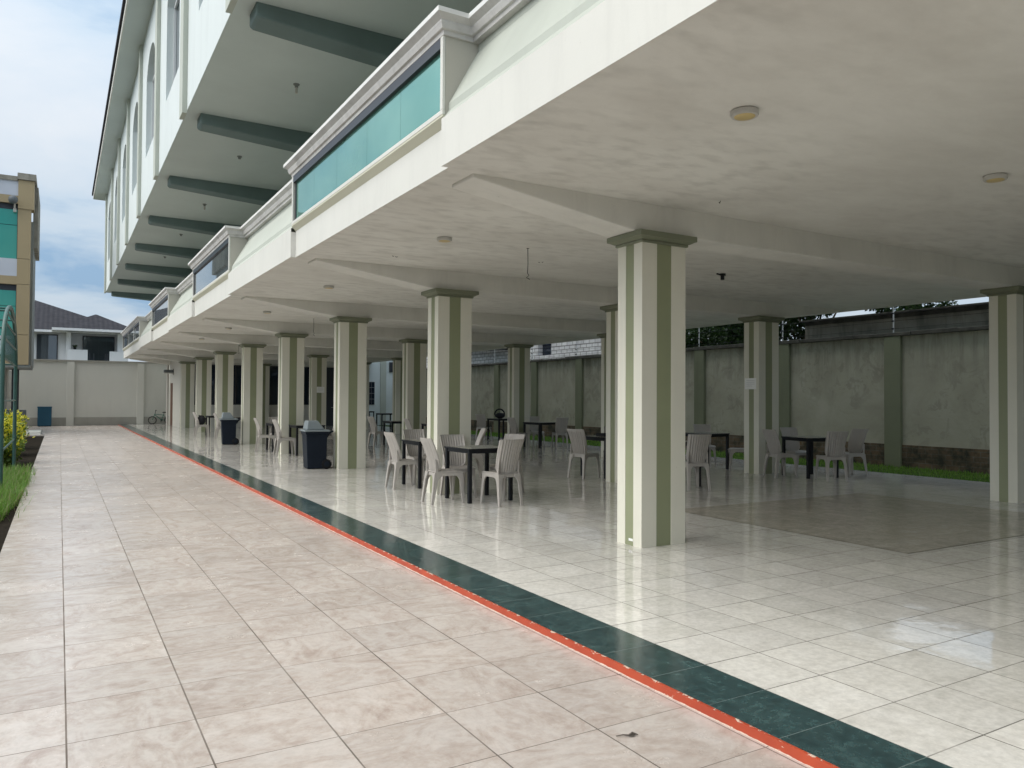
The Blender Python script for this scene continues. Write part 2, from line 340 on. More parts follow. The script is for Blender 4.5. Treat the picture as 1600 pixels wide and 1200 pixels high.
# ------------------------------------------------------------------ mesh helpers
class MB:
    def __init__(s): s.v = []; s.f = []; s.mi = []
    def add(s, vs, fs, mi=0):
        o = len(s.v); s.v += [tuple(p) for p in vs]; s.f += [tuple(i+o for i in q) for q in fs]; s.mi += [mi]*len(fs); return s
    def box(s, x0, x1, y0, y1, z0, z1, mi=0):
        return s.add([(x0,y0,z0),(x1,y0,z0),(x1,y1,z0),(x0,y1,z0),(x0,y0,z1),(x1,y0,z1),(x1,y1,z1),(x0,y1,z1)],
            [(0,3,2,1),(4,5,6,7),(0,1,5,4),(1,2,6,5),(2,3,7,6),(3,0,4,7)], mi)
    def frustum(s, a, b, mi=0):     # a, b: two loops of equal length
        n = len(a)
        return s.add(list(a)+list(b), [tuple(range(n))[::-1], tuple(range(n, 2*n))] + [(i, (i+1) % n, n+(i+1) % n, n+i) for i in range(n)], mi)
    def prism(s, poly, axis, a, b, mi=0):
        def P(p, t): return {'x': (t, p[0], p[1]), 'y': (p[0], t, p[1]), 'z': (p[0], p[1], t)}[axis]
        return s.frustum([P(p, a) for p in poly], [P(p, b) for p in poly], mi)
    def quad(s, a, b, c, d, mi=0): return s.add([a,b,c,d], [(0,1,2,3)], mi)
    def tube(s, pts, rad, n=8, mi=0, closed=False):
        pts = [Vector(p) for p in pts]; L = len(pts); rings = []
        prev = None
        for i, p in enumerate(pts):
            if closed: d = (pts[(i+1) % L]-pts[i-1])
            else: d = pts[min(i+1, L-1)]-pts[max(i-1, 0)]
            d.normalize()
            if prev is None:
                a = d.orthogonal().normalized()
            else:
                a = (prev - d*prev.dot(d)); a = a.normalized() if a.length > 1e-6 else d.orthogonal().normalized()
            prev = a; b = d.cross(a); rr = rad[i] if isinstance(rad, (list, tuple)) else rad
            rings.append([p + (a*math.cos(2*math.pi*k/n) + b*math.sin(2*math.pi*k/n))*rr for k in range(n)])
        vs = [q for g in rings for q in g]; fs = []
        for i in range(L if closed else L-1):
            j = (i+1) % L
            for k in range(n): fs.append((i*n+k, i*n+(k+1) % n, j*n+(k+1) % n, j*n+k))
        if not closed: fs += [tuple(range(n))[::-1], tuple(range((L-1)*n, L*n))]
        return s.add(vs, fs, mi)
    def lathe(s, prof, n=24, c=(0,0,0), mi=0, axis='z'):
        vs = []; fs = []
        for (rr, h) in prof:
            for k in range(n):
                a = 2*math.pi*k/n; p = (rr*math.cos(a), rr*math.sin(a), h)
                if axis == 'y': p = (p[0], h, p[1])
                if axis == 'x': p = (h, p[0], p[1])
                vs.append((p[0]+c[0], p[1]+c[1], p[2]+c[2]))
        for i in range(len(prof)-1):
            for k in range(n): fs.append((i*n+k, i*n+(k+1) % n, (i+1)*n+(k+1) % n, (i+1)*n+k))
        fs += [tuple(range(n))[::-1], tuple(range((len(prof)-1)*n, len(prof)*n))]
        return s.add(vs, fs, mi)
    def build(s, name, mats, parent=None, world=False, smooth=False, bevel=0., seg=2):
        me = bpy.data.meshes.new(name); me.from_pydata(s.v, [], s.f)
        mats = mats if isinstance(mats, (list, tuple)) else [mats]
        for q in mats: me.materials.append(q)
        for p, k in zip(me.polygons, s.mi): p.material_index = k; p.use_smooth = smooth
        bm = bmesh.new(); bm.from_mesh(me); bmesh.ops.recalc_face_normals(bm, faces=bm.faces); bm.to_mesh(me); bm.free()
        o = bpy.data.objects.new(name, me); C.objects.link(o)
        if parent:
            o.parent = parent
            if world: o.location = -parent_loc(parent)
        if bevel:
            b = o.modifiers.new('bevel', 'BEVEL'); b.width = bevel; b.segments = seg; b.limit_method = 'ANGLE'; b.angle_limit = R(40)
        if smooth and not bevel:
            try: me.set_sharp_from_angle(angle=R(40))
            except Exception: pass
        return o
def parent_loc(p):
    v = Vector(p.location)
    while p.parent: p = p.parent; v += Vector(p.location)
    return v
def tag(o, label=None, cat=None, group=None, kind=None):
    for k, v in (('label', label), ('category', cat), ('group', group), ('kind', kind)):
        if v: o[k] = v
    return o
def thing(name, label, cat, loc=(0,0,0), rz=0., group=None):
    o = bpy.data.objects.new(name, None); C.objects.link(o); o.empty_display_size = .2
    o.location = loc; o.rotation_euler = (0, 0, rz); return tag(o, label, cat, group)
def struct(name, mb, mat, label=None, cat=None, kind='structure'):
    return tag(mb.build(name, mat), label, cat, kind=kind)
def dup(root, loc, rz, label, group=None):
    def cp(o, par):
        c = o.copy(); C.objects.link(c)
        if par: c.parent = par
        for ch in o.children: cp(ch, c)
        return c
    c = cp(root, None); c.location = loc; c.rotation_euler = (0, 0, rz); c['label'] = label
    if group: c['group'] = group
    return c

# ------------------------------------------------------------------ the setting: ground, paving, covered floor
FX = 14.45                                     # right edge of the covered floor
b = MB(); b.quad((-400,-400,-.09), (400,-400,-.09), (400,400,-.09), (-400,400,-.09)); struct('ground', b, M['ground'])
b = MB(); b.box(-.465, 2.675, -27, 45.38, -.08, 0); b.box(-8, -.465, 34.66, 45.38, -.08, 0); struct('paving', b, M['paving'])
b = MB(); b.box(3.08, FX, -27, 45.38, -.08, S); struct('covered_floor', b, M['floor'])
b = MB(); b.box(2.69, 3.08, -27, 45.38, -.08, S); struct('green_tile_band', b, M['green_tile'])
b = MB(); b.box(2.675, 2.69, -27, 45.38, -.08, S-.0005); struct('kerb', b, M['kerb'])
b = MB(); b.box(7.0, 10.9, 4.45, 7.72, S, S+.004); struct('brown_tile_panel', b, M['brown_tile'])
b = MB(); b.box(-9, -.465, -27, 34.66, -.085, -.035); struct('soil', b, M['soil'])
b = MB(); b.box(FX, 16.7, -27, 45.38, -.085, -.01); struct('lawn_strip', b, M['turf'])
b = MB(); b.box(-2.4, -.62, 35.4, 37.6, 0, .10); struct('concrete_step', b, M['backwall'])

def blades(name, mat, n, x0, x1, y0, y1, z, h0, h1, lean=.5, wid=.006, edge=None, mat2=None, dry=.1):
    mb = MB()
    for i in range(n):
        x, y = random.uniform(x0, x1), random.uniform(y0, y1)
        if edge and not edge(x, y): continue
        h = random.uniform(h0, h1); a = random.uniform(0, 2*math.pi); l = h*random.uniform(.1, lean)
        dx, dy = math.cos(a)*l, math.sin(a)*l; px, py = -math.sin(a)*wid, math.cos(a)*wid
        mi = 1 if (mat2 and random.random() < dry) else 0
        mb.add([(x-px,y-py,z),(x+px,y+py,z),(x+dx*.4+px*.7,y+dy*.4+py*.7,z+h*.6),(x+dx*.4-px*.7,y+dy*.4-py*.7,z+h*.6),(x+dx,y+dy,z+h)], [(0,1,2,3),(3,2,4)], mi)
    return tag(mb.build(name, [mat]+([mat2] if mat2 else [])), kind='stuff')
g = blades('grass', M['blade'], 15000, -1.9, -.36, 11.2, 17.6, -.035, .10, .30, .9, .0045,
    edge=lambda x, y: x < -.46 - .12*max(0, 13.4-y)*.5 or random.random() < .05, mat2=M['blade_dry'], dry=.16)
g['label'] = 'long green grass spilling over the paving edge'; g['category'] = 'grass'
g = blades('grass', M['blade'], 15000, FX+.02, 16.66, 4, 34, -.01, .03, .085, .7, .006)
g['label'] = 'short green grass along the old boundary wall'; g['category'] = 'grass'

# ------------------------------------------------------------------ the main building
ZC = 3.45; COLX = (4.93, 8.40, 11.86); CW, CD = .57, .38
YK = [5.885 + 4.74*k for k in range(-2, 8)]        # column axes seen or just behind the camera, k = -2 ... 7
B = thing('building', 'long cream building with glazed terrace over an open colonnade and arched windows above', 'building', (8.5, 20, 0))
P = dict(parent=B, world=True)
Y0, Y1 = -27., 44.0  # unseen stretch behind the camera, lengthened to block low sky light
tr = [(-27., 'bay', 1.1), (1.1, 'solid', 5.86), (5.86, 'bay', 10.75), (10.75, 'solid', 15.36), (15.36, 'bay', 20.02), (20.02, 'solid', 24.9),
      (24.9, 'bay', 29.6), (29.6, 'solid', 34.5), (34.5, 'bay', 44.0)]
# slab with its painted ceiling
b = MB(); b.box(2.807, 14.75, Y0, Y1, ZC, 3.80)
for a, kd, c in tr:
    if kd == 'solid': b.box(2.742, 2.806, a+.001, c-.001, ZC-.001, 3.80)
b.build('terrace_slab', M['ceiling'], **P)
# white fascia: bay and solid stretches stand 6 cm apart
b = MB()
for a, kd, c in tr:
    if kd == 'bay': b.box(2.80, 2.806, a, c, ZC-.002, 3.81)
    else: b.box(2.735, 2.741, a, c, ZC-.003, 3.85)
b.box(14.75, 14.80, Y0, Y1, ZC-.006, 3.81)
b.build('fascia', M['white'], **P)
# solid parapets: battered sage wall with a small toe
for a, kd, c in tr:
    if kd != 'solid': continue
    b = MB(); b.prism([(2.736, 3.851), (2.755, 3.862), (2.80, 3.93), (2.80, 3.99), (3.08, 4.50), (3.08, 4.56), (3.26, 4.56), (3.26, 3.851)], 'y', a, c); b.build('parapet', M['slope'], **P)
# bay boxes: cream sill bevel, white frame, teal or dark glass, end cheeks
first = True
for a, kd, c in tr:
    if kd != 'bay': continue
    b = MB(); b.prism([(2.80, 3.812), (2.745, 3.875), (2.745, 3.893), (2.90, 3.893), (2.90, 3.812)], 'y', a, c)
    b.build('sill', M['bevel'], **P)
    w = MB()
    w.box(2.742, 2.768, a, c, 3.894, 3.935); w.box(2.742, 2.768, a, a+.05, 3.936, 4.56); w.box(2.742, 2.768, c-.05, c, 3.936, 4.56)
    far = c > 40
    if far:
        for yy in (37.2, 40.4): w.box(2.742, 2.768, yy, yy+.07, 3.936, 4.53)
    fr = w.build('window', M['white'], bevel=.004, **P)
    k = MB(); k.box(2.775, 2.80, a+.056, c-.056, 3.936, 3.955); k.box(2.745, 2.80, a+.056, c-.056, 4.47, 4.56); k.box(2.775, 2.80, a+.056, a+.08, 3.956, 4.504); k.box(2.775, 2.80, c-.08-.03, c-.056, 3.956, 4.504)
    o = k.build('gasket', M['metal_dark'], fr); o.location = (0, 0, 0)
    gl = MB()
    if a < 8: cuts = [a+.08 + (c-a-.19)*q for q in (0, .20, .40, .62, .82, 1)]
    else: cuts = [a+.08 + (c-a-.19)*q for q in (0, .5, 1)]
    for q in range(len(cuts)-1): gl.box(2.781, 2.789, cuts[q]+.002, cuts[q+1]-.002, 3.956, 4.504)
    o = gl.build('pane', M['teal'] if a < 8 else M['bglass'], fr)
    for ya, yb in ((a+.002, a+.05), (c-.05, c-.002)):
        ck = MB(); ck.box(2.769, 3.262, ya, yb, 3.894, 4.56); ck.build('cheek_wall', M['beige'], **P)
# moulded cornice following the zig-zag of bays and parapets
def sweep(path, prof, mat_idx):
    """path: plan polyline along +Y, outward = left side; prof: (outward, z) open section closed at the back"""
    n = len(path); rings = []
    for i in range(n):
        p = Vector(path[i]); ds = []
        if i > 0: ds.append((Vector(path[i])-Vector(path[i-1])).normalized())
        if i < n-1: ds.append((Vector(path[i+1])-Vector(path[i])).normalized())
        ns = [Vector((-d.y, d.x)) for d in ds]
        mm = sum(ns, Vector((0, 0))); mm = mm/ (mm.length) ; k = 1/max(.2, mm.dot(ns[0]))
        rings.append([(p.x+mm.x*k*o, p.y+mm.y*k*o, z) for o, z in prof])
    b = MB(); m_ = len(prof); vs = [v for g_ in rings for v in g_]
    for i in range(n-1):
        for j in range(m_):
            b.add([rings[i][j], rings[i+1][j], rings[i+1][(j+1) % m_], rings[i][(j+1) % m_]], [(0,1,2,3)], mat_idx[j])
    b.add(rings[0], [tuple(range(m_))], 0); b.add(rings[-1], [tuple(range(m_))], 0)
    return b
path = []
for a, kd, c in tr:
    X = 2.76 if kd == 'bay' else 3.04
    path += [(X, a), (X, c)]
    # return corners sit a little inside the bay
path2 = []
for i, p in enumerate(path):
    path2.append(p)
prof = [(-.22, 4.561), (.0, 4.561), (.018, 4.563), (.022, 4.60), (.045, 4.605), (.062, 4.65), (.062, 4.668), (.105, 4.70), (.112, 4.705), (.112, 4.745), (-.22, 4.745)]
sweep(path2, prof, [0,0,0,0,0,0,0,0,1,1,0]).build('cornice', [M['cornice'], M['cornice_cap']], **P)
# beams: tapered cantilevers with a straight span
for k, y in enumerate(YK + [43.35]):
    b = MB()
    end = 14.42
    b.prism([(3.06, ZC+.05), (3.06, 3.418), (4.84, 3.163), (COLX[2]+CW+.09, 3.163), (end, 3.418), (end, ZC+.05)], 'y', y+.02, y+.02+.42)
    b.build('beam', M['beam'], bevel=.012, **P)
# columns with striped shafts and stepped capitals
def column(x, y):
    b = MB(); z0, z1 = S+.0005, 3.07
    X = [x, x+CW/3, x+2*CW/3, x+CW]; Y = [y, y+CD/3, y+2*CD/3, y+CD]; e_ = .004
    loop = [(X[0],Y[0]),(X[1],Y[0]),(X[1],Y[0]+e_),(X[2],Y[0]+e_),(X[2],Y[0]),(X[3],Y[0]),(X[3],Y[1]),(X[3]-e_,Y[1]),(X[3]-e_,Y[2]),(X[3],Y[2]),
            (X[3],Y[3]),(X[2],Y[3]),(X[2],Y[3]-e_),(X[1],Y[3]-e_),(X[1],Y[3]),(X[0],Y[3]),(X[0],Y[2]),(X[0]+e_,Y[2]),(X[0]+e_,Y[1]),(X[0],Y[1])]
    b.prism(loop, 'z', z0, z1)
    for q in (2, 7, 12, 17): b.mi[2+q] = 1
    o = b.build('column', [M['col_light'], M['col_green']], **P)
    c = MB()
    for d, za, zb in ((.022, 3.055, 3.083), (.05, 3.083, 3.105), (.085, 3.105, 3.162)):
        if d == .05: c.frustum([(x-.03,y-.03,za),(x+CW+.03,y-.03,za),(x+CW+.03,y+CD+.03,za),(x-.03,y+CD+.03,za)], [(x-.07,y-.07,zb),(x+CW+.07,y-.07,zb),(x+CW+.07,y+CD+.07,zb),(x-.07,y+CD+.07,zb)])
        else: c.box(x-d, x+CW+d, y-d, y+CD+d, za, zb)
    c.build('capital', M['cap'], o, bevel=.008)
    return o
cols = {}
for k, y in enumerate(YK):
    kk = k-2
    cols[(0, kk)] = column(COLX[0], y)
    if kk <= 6 : cols[(2, kk)] = column(COLX[2], y)
    if kk in (1, 3, 5, 7): cols[(1, kk)] = column(COLX[1], y)
y = YK[2]
st = MB(); st.box(4.9318, 4.9335, y+.135, y+.20, S+.045, S+.07); st.build('sticker', M['paper'], cols[(0, 0)])
for (x, y, a) in ((4.05, 6.55, .3), (5.55, 5.45, 1.2), (5.9, 9.2, 2.), (3.9, 9.9, .7), (6.3, 12.4, .2)):
    c_, s_ = math.cos(a), math.sin(a)
    for pts in ([(0,0,0), (.01*c_,.01*s_,-.008), (.035*c_,.02*s_,-.004)], [(.07*c_,.05*s_,0), (.09*c_,.045*s_,-.01), (.11*c_,.06*s_,-.003), (.12*c_,.05*s_,0)]):
        b = MB(); b.tube([(x+p[0], y+p[1], ZC+p[2]) for p in pts], .0035, 5); b.build('mount_stub', M['black'], **P)
# rear room closing the colonnade
ry = 39.30
b = MB()
b.box(5.52, 8.38, ry, ry+.15, S, 1.13); b.box(5.52, 13.0, ry, ry+.15, 3.08, ZC-.001); b.box(9.0, 11.25, ry, ry+.15, S, 1.13); b.box(11.25, 11.84, ry, ry+.15, S, 3.08); b.box(12.35, 13.0, ry, ry+.15, S, 3.08)
b.box(4.95, 5.10, ry+.40, 44.0, S, ZC-.001); b.box(12.86, 13.0, ry+.151, 44.0, S, ZC-.001); b.box(5.10, 12.86, 43.85, 44.0, S, ZC-.001)
b.build('wall', M['room_wall'], **P)
for xa, xb in ((5.55, 8.36), (9.02, 11.22)):
    w = MB(); t_ = .05
    w.box(xa, xb, ry+.03, ry+.09, 1.131, 1.131+t_); w.box(xa, xb, ry+.03, ry+.09, 3.079-t_, 3.079)
    n = 3
    for i in range(n+1):
        xx = xa + (xb-xa-t_)*i/n; w.box(xx, xx+t_, ry+.03, ry+.09, 1.132+t_, 3.078-t_)
    fr = w.build('window', M['metal_dark'], **P)
    q = MB(); q.box(xa+.01, xb-.01, ry+.055, ry+.063, 1.15, 3.06); q.build('pane', M['dglass'], fr)
d = MB(); d.box(11.842, 12.348, ry+.04, ry+.09, S+.001, 3.078); dr = d.build('door', M['metal_dark'], **P)
h = MB(); h.tube([(12.27, ry+.04, 1.0), (12.27, ry-.02, 1.0), (12.17, ry-.02, 1.0)], .012, 8); h.build('handle', M['lamp_body'], dr)
d = MB(); d.box(4.935, 4.949, 42.4, 43.2, S+.001, 2.2); d.build('door', M['wood'], **P)
d = MB(); d.tube([(4.84, 43.6, S), (4.84, 43.6, 3.16)], .055, 12); d.build('downpipe', M['pipe'], smooth=True, **P)
# terrace back wall under the upper storey
b = MB(); b.box(5.0, 5.2, Y0, Y1, 3.801, 6.85); b.build('terrace_wall', M['slope'], **P)
# upper storey
XF, ZS, ZT = 1.97, 6.83, 11.80
b = MB(); b.box(XF+.001, 12., Y0, 44.6, ZS, 7.1); b.build('upper_soffit', M['soffit'], **P)
for y in YK + [43.9]:
    b = MB(); w0 = .45 if y < 43 else .5
    b.prism([(2.21, ZS+.05), (2.21, 6.66), (2.26, 6.63), (4.99, 6.46), (4.99, ZS+.05)], 'y', y, y+w0); b.build('upper_beam', M['dark_beam'], bevel=.02, **P)
fac = MB()
def arch(y0, y1, zs, rise, n=14):
    hw = (y1-y0)/2; rr = (hw*hw+rise*rise)/(2*rise); cy = (y0+y1)/2; cz = zs+rise-rr; a0 = math.asin(hw/rr)
    return [(cy+rr*math.sin(-a0+2*a0*i/n), cz+rr*math.cos(-a0+2*a0*i/n)) for i in range(n+1)]
bays = [(YK[i], YK[i+1]) for i in range(len(YK)-1)] + [(YK[-1], 44.6)]
bays = [(Y0, YK[0])] + bays
for (ya, yb) in bays:
    wy0, wy1, z0, zs = ya+(yb-ya)*.27, ya+(yb-ya)*.73, 8.13, 10.30
    A = arch(wy0, wy1, zs, .55)
    X = XF; dep = .20
    fac.quad((X,ya,7.1-.27),(X,yb,7.1-.27),(X,yb,z0),(X,ya,z0)); fac.quad((X,ya,z0),(X,wy0,z0),(X,wy0,ZT),(X,ya,ZT)); fac.quad((X,wy1,z0),(X,yb,z0),(X,yb,ZT),(X,wy1,ZT))
    for i in range(len(A)-1):
        (p, q), (s_, t_) = A[i], A[i+1]
        fac.quad((X,p,q),(X,s_,t_),(X,s_,ZT),(X,p,ZT)); fac.quad((X,p,q),(X+dep,p,q),(X+dep,s_,t_),(X,s_,t_))
    fac.quad((X,wy0,z0),(X+dep,wy0,z0),(X+dep,wy0,zs),(X,wy0,zs)); fac.quad((X,wy1,z0),(X+dep,wy1,z0),(X+dep,wy1,zs),(X,wy1,zs)); fac.quad((X,wy0,z0),(X,wy1,z0),(X+dep,wy1,z0),(X+dep,wy0,z0))
    # window frame and pane
    w = MB(); xx = X+dep-.06; t_ = .05; cy = (wy0+wy1)/2
    w.box(xx, xx+.05, wy0, wy1, z0, z0+t_); w.box(xx, xx+.05, wy0, wy0+t_, z0+t_, zs); w.box(xx, xx+.05, wy1-t_, wy1, z0+t_, zs); w.box(xx, xx+.05, cy-.02, cy+.02, z0+t_, zs+.5); w.box(xx+.003, xx+.047, wy0+t_, wy1-t_, zs-.03, zs+.02)
    w.tube([(xx+.025, p, q-.02) for p, q in A], .025, 6)
    fr = w.build('window', M['house'], **P)
    gl = MB(); loop = [(wy0, z0+.01), (wy1, z0+.01)] + A[::-1]
    gl.prism(loop, 'x', xx+.055, xx+.062); gl.build('pane', M['wglass'], fr)
fac.quad((XF,Y0,ZS),(12,Y0,ZS),(12,Y0,ZT),(XF,Y0,ZT)); fac.quad((XF,44.6,ZS),(12,44.6,ZS),(12,44.6,ZT),(XF,44.6,ZT)); fac.quad((12,Y0,ZS),(12,44.6,ZS),(12,44.6,ZT),(12,Y0,ZT))
fac.build('facade', M['facade'], **P)
for y in YK + [44.1]:
    b = MB(); b.box(XF-.085, XF-.001, y, y+.42, ZS-.05, ZT); b.build('pilaster', M['pilaster'], **P)
b = MB(); b.box(1.40, 12.6, Y0-.6, 45.6, ZT+.001, ZT+.05); b.build('eave_soffit', M['soffit'], **P)
b = MB(); b.box(1.36, 1.399, Y0-.6, 45.6, ZT-.02, ZT+.30); b.box(1.399, 12.6, 45.601, 45.64, ZT-.02, ZT+.30); b.build('eave_fascia', M['white'], bevel=.01, **P)
b = MB(); b.box(1.30, 1.359, Y0-.6, 45.62, ZT+.16, ZT+.29); b.prism([(1.35, ZT+.301), (7, ZT+2.4), (12.6, ZT+.301)], 'y', Y0-.6, 45.6); b.build('roof', M['roof'], **P)

# ------------------------------------------------------------------ boundary wall at the right
RX = 16.72
T = thing('boundary_wall', 'old stained olive boundary wall with pilasters and a blackened coping beside the lawn', 'wall', (RX, 20, 0)); P2 = dict(parent=T, world=True)
b = MB(); b.box(RX, RX+.2, -27, 47.1, .50, 3.0); b.build('panel', M['oldwall'], **P2)
b = MB(); b.box(RX-.03, RX+.2, -27, 47.1, -.09, .50)
b.build('base', M['oldbase'], **P2)
for k in range(-5, 12):
    y = 10.75+3.13*k
    b = MB(); b.box(RX-.10, RX-.031, y, y+.40, -.08, 2.999); b.box(RX-.031, RX-.001, y, y+.40, .501, 2.999); b.build('pilaster', M['oldpil'], bevel=.01, **P2)
b = MB()
yy = -27.
while yy < 47:
    L = random.uniform(.7, 1.6); b.box(RX-.11+random.uniform(-.012,.012), RX+.26, yy, min(47.1, yy+L)-.004, 3.0+.001, 3.09+random.uniform(-.012, .02)); yy += L
b.build('coping', M['coping'], bevel=.012, **P2)
T = thing('neighbour_wall', 'grey concrete wall with black stains rising just behind the olive boundary wall', 'wall', (17.6, 5, 0))
b = MB(); b.box(17.3, 17.5, -27, 13.9, -.09, 3.50); b.build('panel', M['concrete'], T, world=True)
b = MB(); b.prism([(17.05, 3.60), (17.05, 3.63), (18.4, 3.72), (18.4, 3.60)], 'y', -27, 13.9); b.prism([(17.28, 3.501), (17.28, 3.599), (17.5, 3.599), (17.5, 3.501)], 'y', -27, 13.9)
b.build('roof_edge', M['coping'], T, world=True)
# posts of an electric fence on the coping
posts = []
for i, y in enumerate((7.6, 10.95, 14.15, 17.3, 20.6, 23.75, 26.9, 30.1)):
    lab = ['bare white fence post on the coping hidden beside the far right column', 'white fence post above the wall pilaster left of the far right column', 'white fence post on the coping right of the column with the notice',
           'white fence post left of the column with the notice, against dark leaves', 'fence post on the coping in front of the white block wall, rightmost there', 'fence post before the dark window of the block wall',
           'fence post at the left part of the block wall', 'fence post near the sloping roof of the block wall'][i]
    t = thing('fence_post', lab, 'post', (RX+.06, y+.06, 3.07), 0, 'white electric fence posts on the old wall')
    b = MB(); b.tube([(0,0,0), (0,0,.75)], .016, 8); b.build('pole', M['galv'], t)
    for z in (.12, .30, .48, .66):
        q = MB(); q.lathe([(.014, -.02), (.028, -.012), (.028, .012), (.014, .02)], 8, (-.03, 0, z)); q.build('insulator', M['black'], t)
t = thing('fence_wire', 'thin electric fence wires strung between the white posts', 'wire', (RX+.03, 7.6, 3.07))
b = MB()
for z in (.12, .30, .48, .66): b.tube([(0, 0, z), (0, 11, z-.015), (0, 23, z)], .004, 5)
b.build('wire', M['black'], t)

# rear wall of the yard
T = thing('yard_wall', 'tall plain grey beige wall closing the far end of the yard', 'wall', (2, 45.5, 0)); P3 = dict(parent=T, world=True)
b = MB(); b.box(-14, 12.9, 45.5, 45.7, 0, 3.30); b.build('panel', M['backwall'], **P3)
b = MB(); b.box(13.01, 16.70, 40.5, 40.7, 0, 3.9); b.build('side_panel', M['facade'], **P3)
b = MB(); b.box(15.30, 15.63, 40.44, 40.499, 0, 3.9); b.build('pilaster', M['pilaster'], **P3)
b = MB(); b.box(15.82, 16.05, 40.42, 40.499, 2.95, 3.5); b.build('vent', M['metal_dark'], **P3)
b = MB(); b.box(-14, 12.8, 45.44, 45.499, -.08, .42); b.build('plinth', M['backbase'], **P3)
for x in (-6.0, -2.85, .31, 3.55, 6.8):
    b = MB(); b.box(x, x+.34, 45.41, 45.4399, -.08, 3.28); b.box(x, x+.34, 45.4399, 45.499, .4201, 3.28); b.build('pilaster', M['backwall'], bevel=.01, **P3)
b = MB(); b.box(-14, 12.85, 45.40, 45.75, 3.301, 3.36); b.build('coping', M['backbase'], **P3)
w = MB(); w.box(14.58, 14.98, 40.47, 40.499, 1.12, 2.40)
fr = w.build('window', M['galv'], **P3); q = MB()
for i in range(2):
    for j in range(4): q.box(14.60+i*.185, 14.775+i*.185, 40.46, 40.469, 1.14+j*.315, 1.44+j*.315)
q.build('pane', M['dglass'], fr)

# ------------------------------------------------------------------ house beyond the rear wall
T = thing('house', 'white two storey house with grey tiled hip roofs beyond the rear wall', 'house', (1, 62, 0)); P4 = dict(parent=T, world=True)
b = MB(); b.box(-10, 4.1, 62, 72, -.09, 5.9); b.box(.05, 4.05, 60.2, 61.999, -.09, 3.6); b.box(.35, .62, 60.5, 61.999, 3.6, 5.9); b.box(3.45, 3.95, 60.3, 61.999, 3.6, 5.9); b.build('wall', M['house'], **P4)
def hip(x0, x1, y0, y1, z0, z1, inset):
    m_ = MB(); ym = (y0+y1)/2
    m_.add([(x0,y0,z0),(x1,y0,z0),(x1,y1,z0),(x0,y1,z0),(x0+inset,ym,z1),(x1-inset,ym,z1)], [(0,1,5,4),(1,2,5),(2,3,4,5),(3,0,4),(0,3,2,1)]); return m_
hip(-11, 4.9, 61.2, 73, 6.02, 8.75, 7.0).build('roof', M['roof'], **P4)
hip(-.45, 4.75, 59.4, 64.5, 6.061, 7.30, 2.55).build('porch_roof', M['roof'], **P4)
b = MB(); b.box(-11, 4.9, 61.1, 61.199, 5.86, 6.02); b.box(-.5, 4.8, 59.3, 59.399, 5.90, 6.06); b.box(-.5, -.45, 59.4, 61.1, 5.9, 6.06); b.box(-.45, 4.75, 59.4, 61.09, 5.96, 5.99); b.build('gutter', M['house'], **P4)
for (xa, xb, z0, z1) in ((1.35, 3.35, 3.7, 5.75), (-1.4, -.15, 3.7, 5.75)):
    w = MB(); w.box(xa, xb, 61.93, 61.999, z0, z1); fr = w.build('window', M['metal_dark'], **P4); q = MB()
    n = 4 if xb-xa > 1.5 else 2
    for i in range(n): q.box(xa+.05+(xb-xa-.1)*i/n+.015, xa+.05+(xb-xa-.1)*(i+1)/n-.015, 61.92, 61.929, z0+.06, z1-.06)
    q.build('pane', m_glass('house_glass', (.13,.15,.17), .6, .7), fr)
for xa, xb, zt in ((.42, 1.62, 4.68), (2.95, 4.1, 4.62)):
    b = MB(); b.box(xa, xb, 60.1, 60.22, 3.95, zt); b.build('balcony_wall', M['house'], **P4)
b = MB()
for x in (1.75, 2.0, 2.7, 2.85): b.tube([(x, 60.15, 3.6), (x, 60.15, 4.45)], .03, 6)
b.build('railing', M['metal_dark'], **P4)
b = MB(); b.box(.42, .62, 61.0, 61.2, 4.4, 5.88); b.build('porch_post', M['metal_dark'], **P4)
t = thing('potted_plant', 'small dark potted plant on the white balcony of the house', 'plant', (.85, 60.16, 4.68))
b = MB(); b.lathe([(.08,0),(.11,.14)], 10); b.build('pot', M['black'], t)
b = MB()
for i in range(60):
    a = random.uniform(0, 6.28); e_ = random.uniform(.3, 1.4); p = Vector((math.cos(a)*math.cos(e_), math.sin(a)*math.cos(e_), math.sin(e_)))*random.uniform(.12, .32)
    s_ = Vector((-math.sin(a), math.cos(a), 0))*.035
    b.add([(0,0,.13), p*.6+s_+Vector((0,0,.12)), p+Vector((0,0,.12)), p*.6-s_+Vector((0,0,.12))], [(0,1,2,3)])
b.build('foliage', M['leaf'], t)

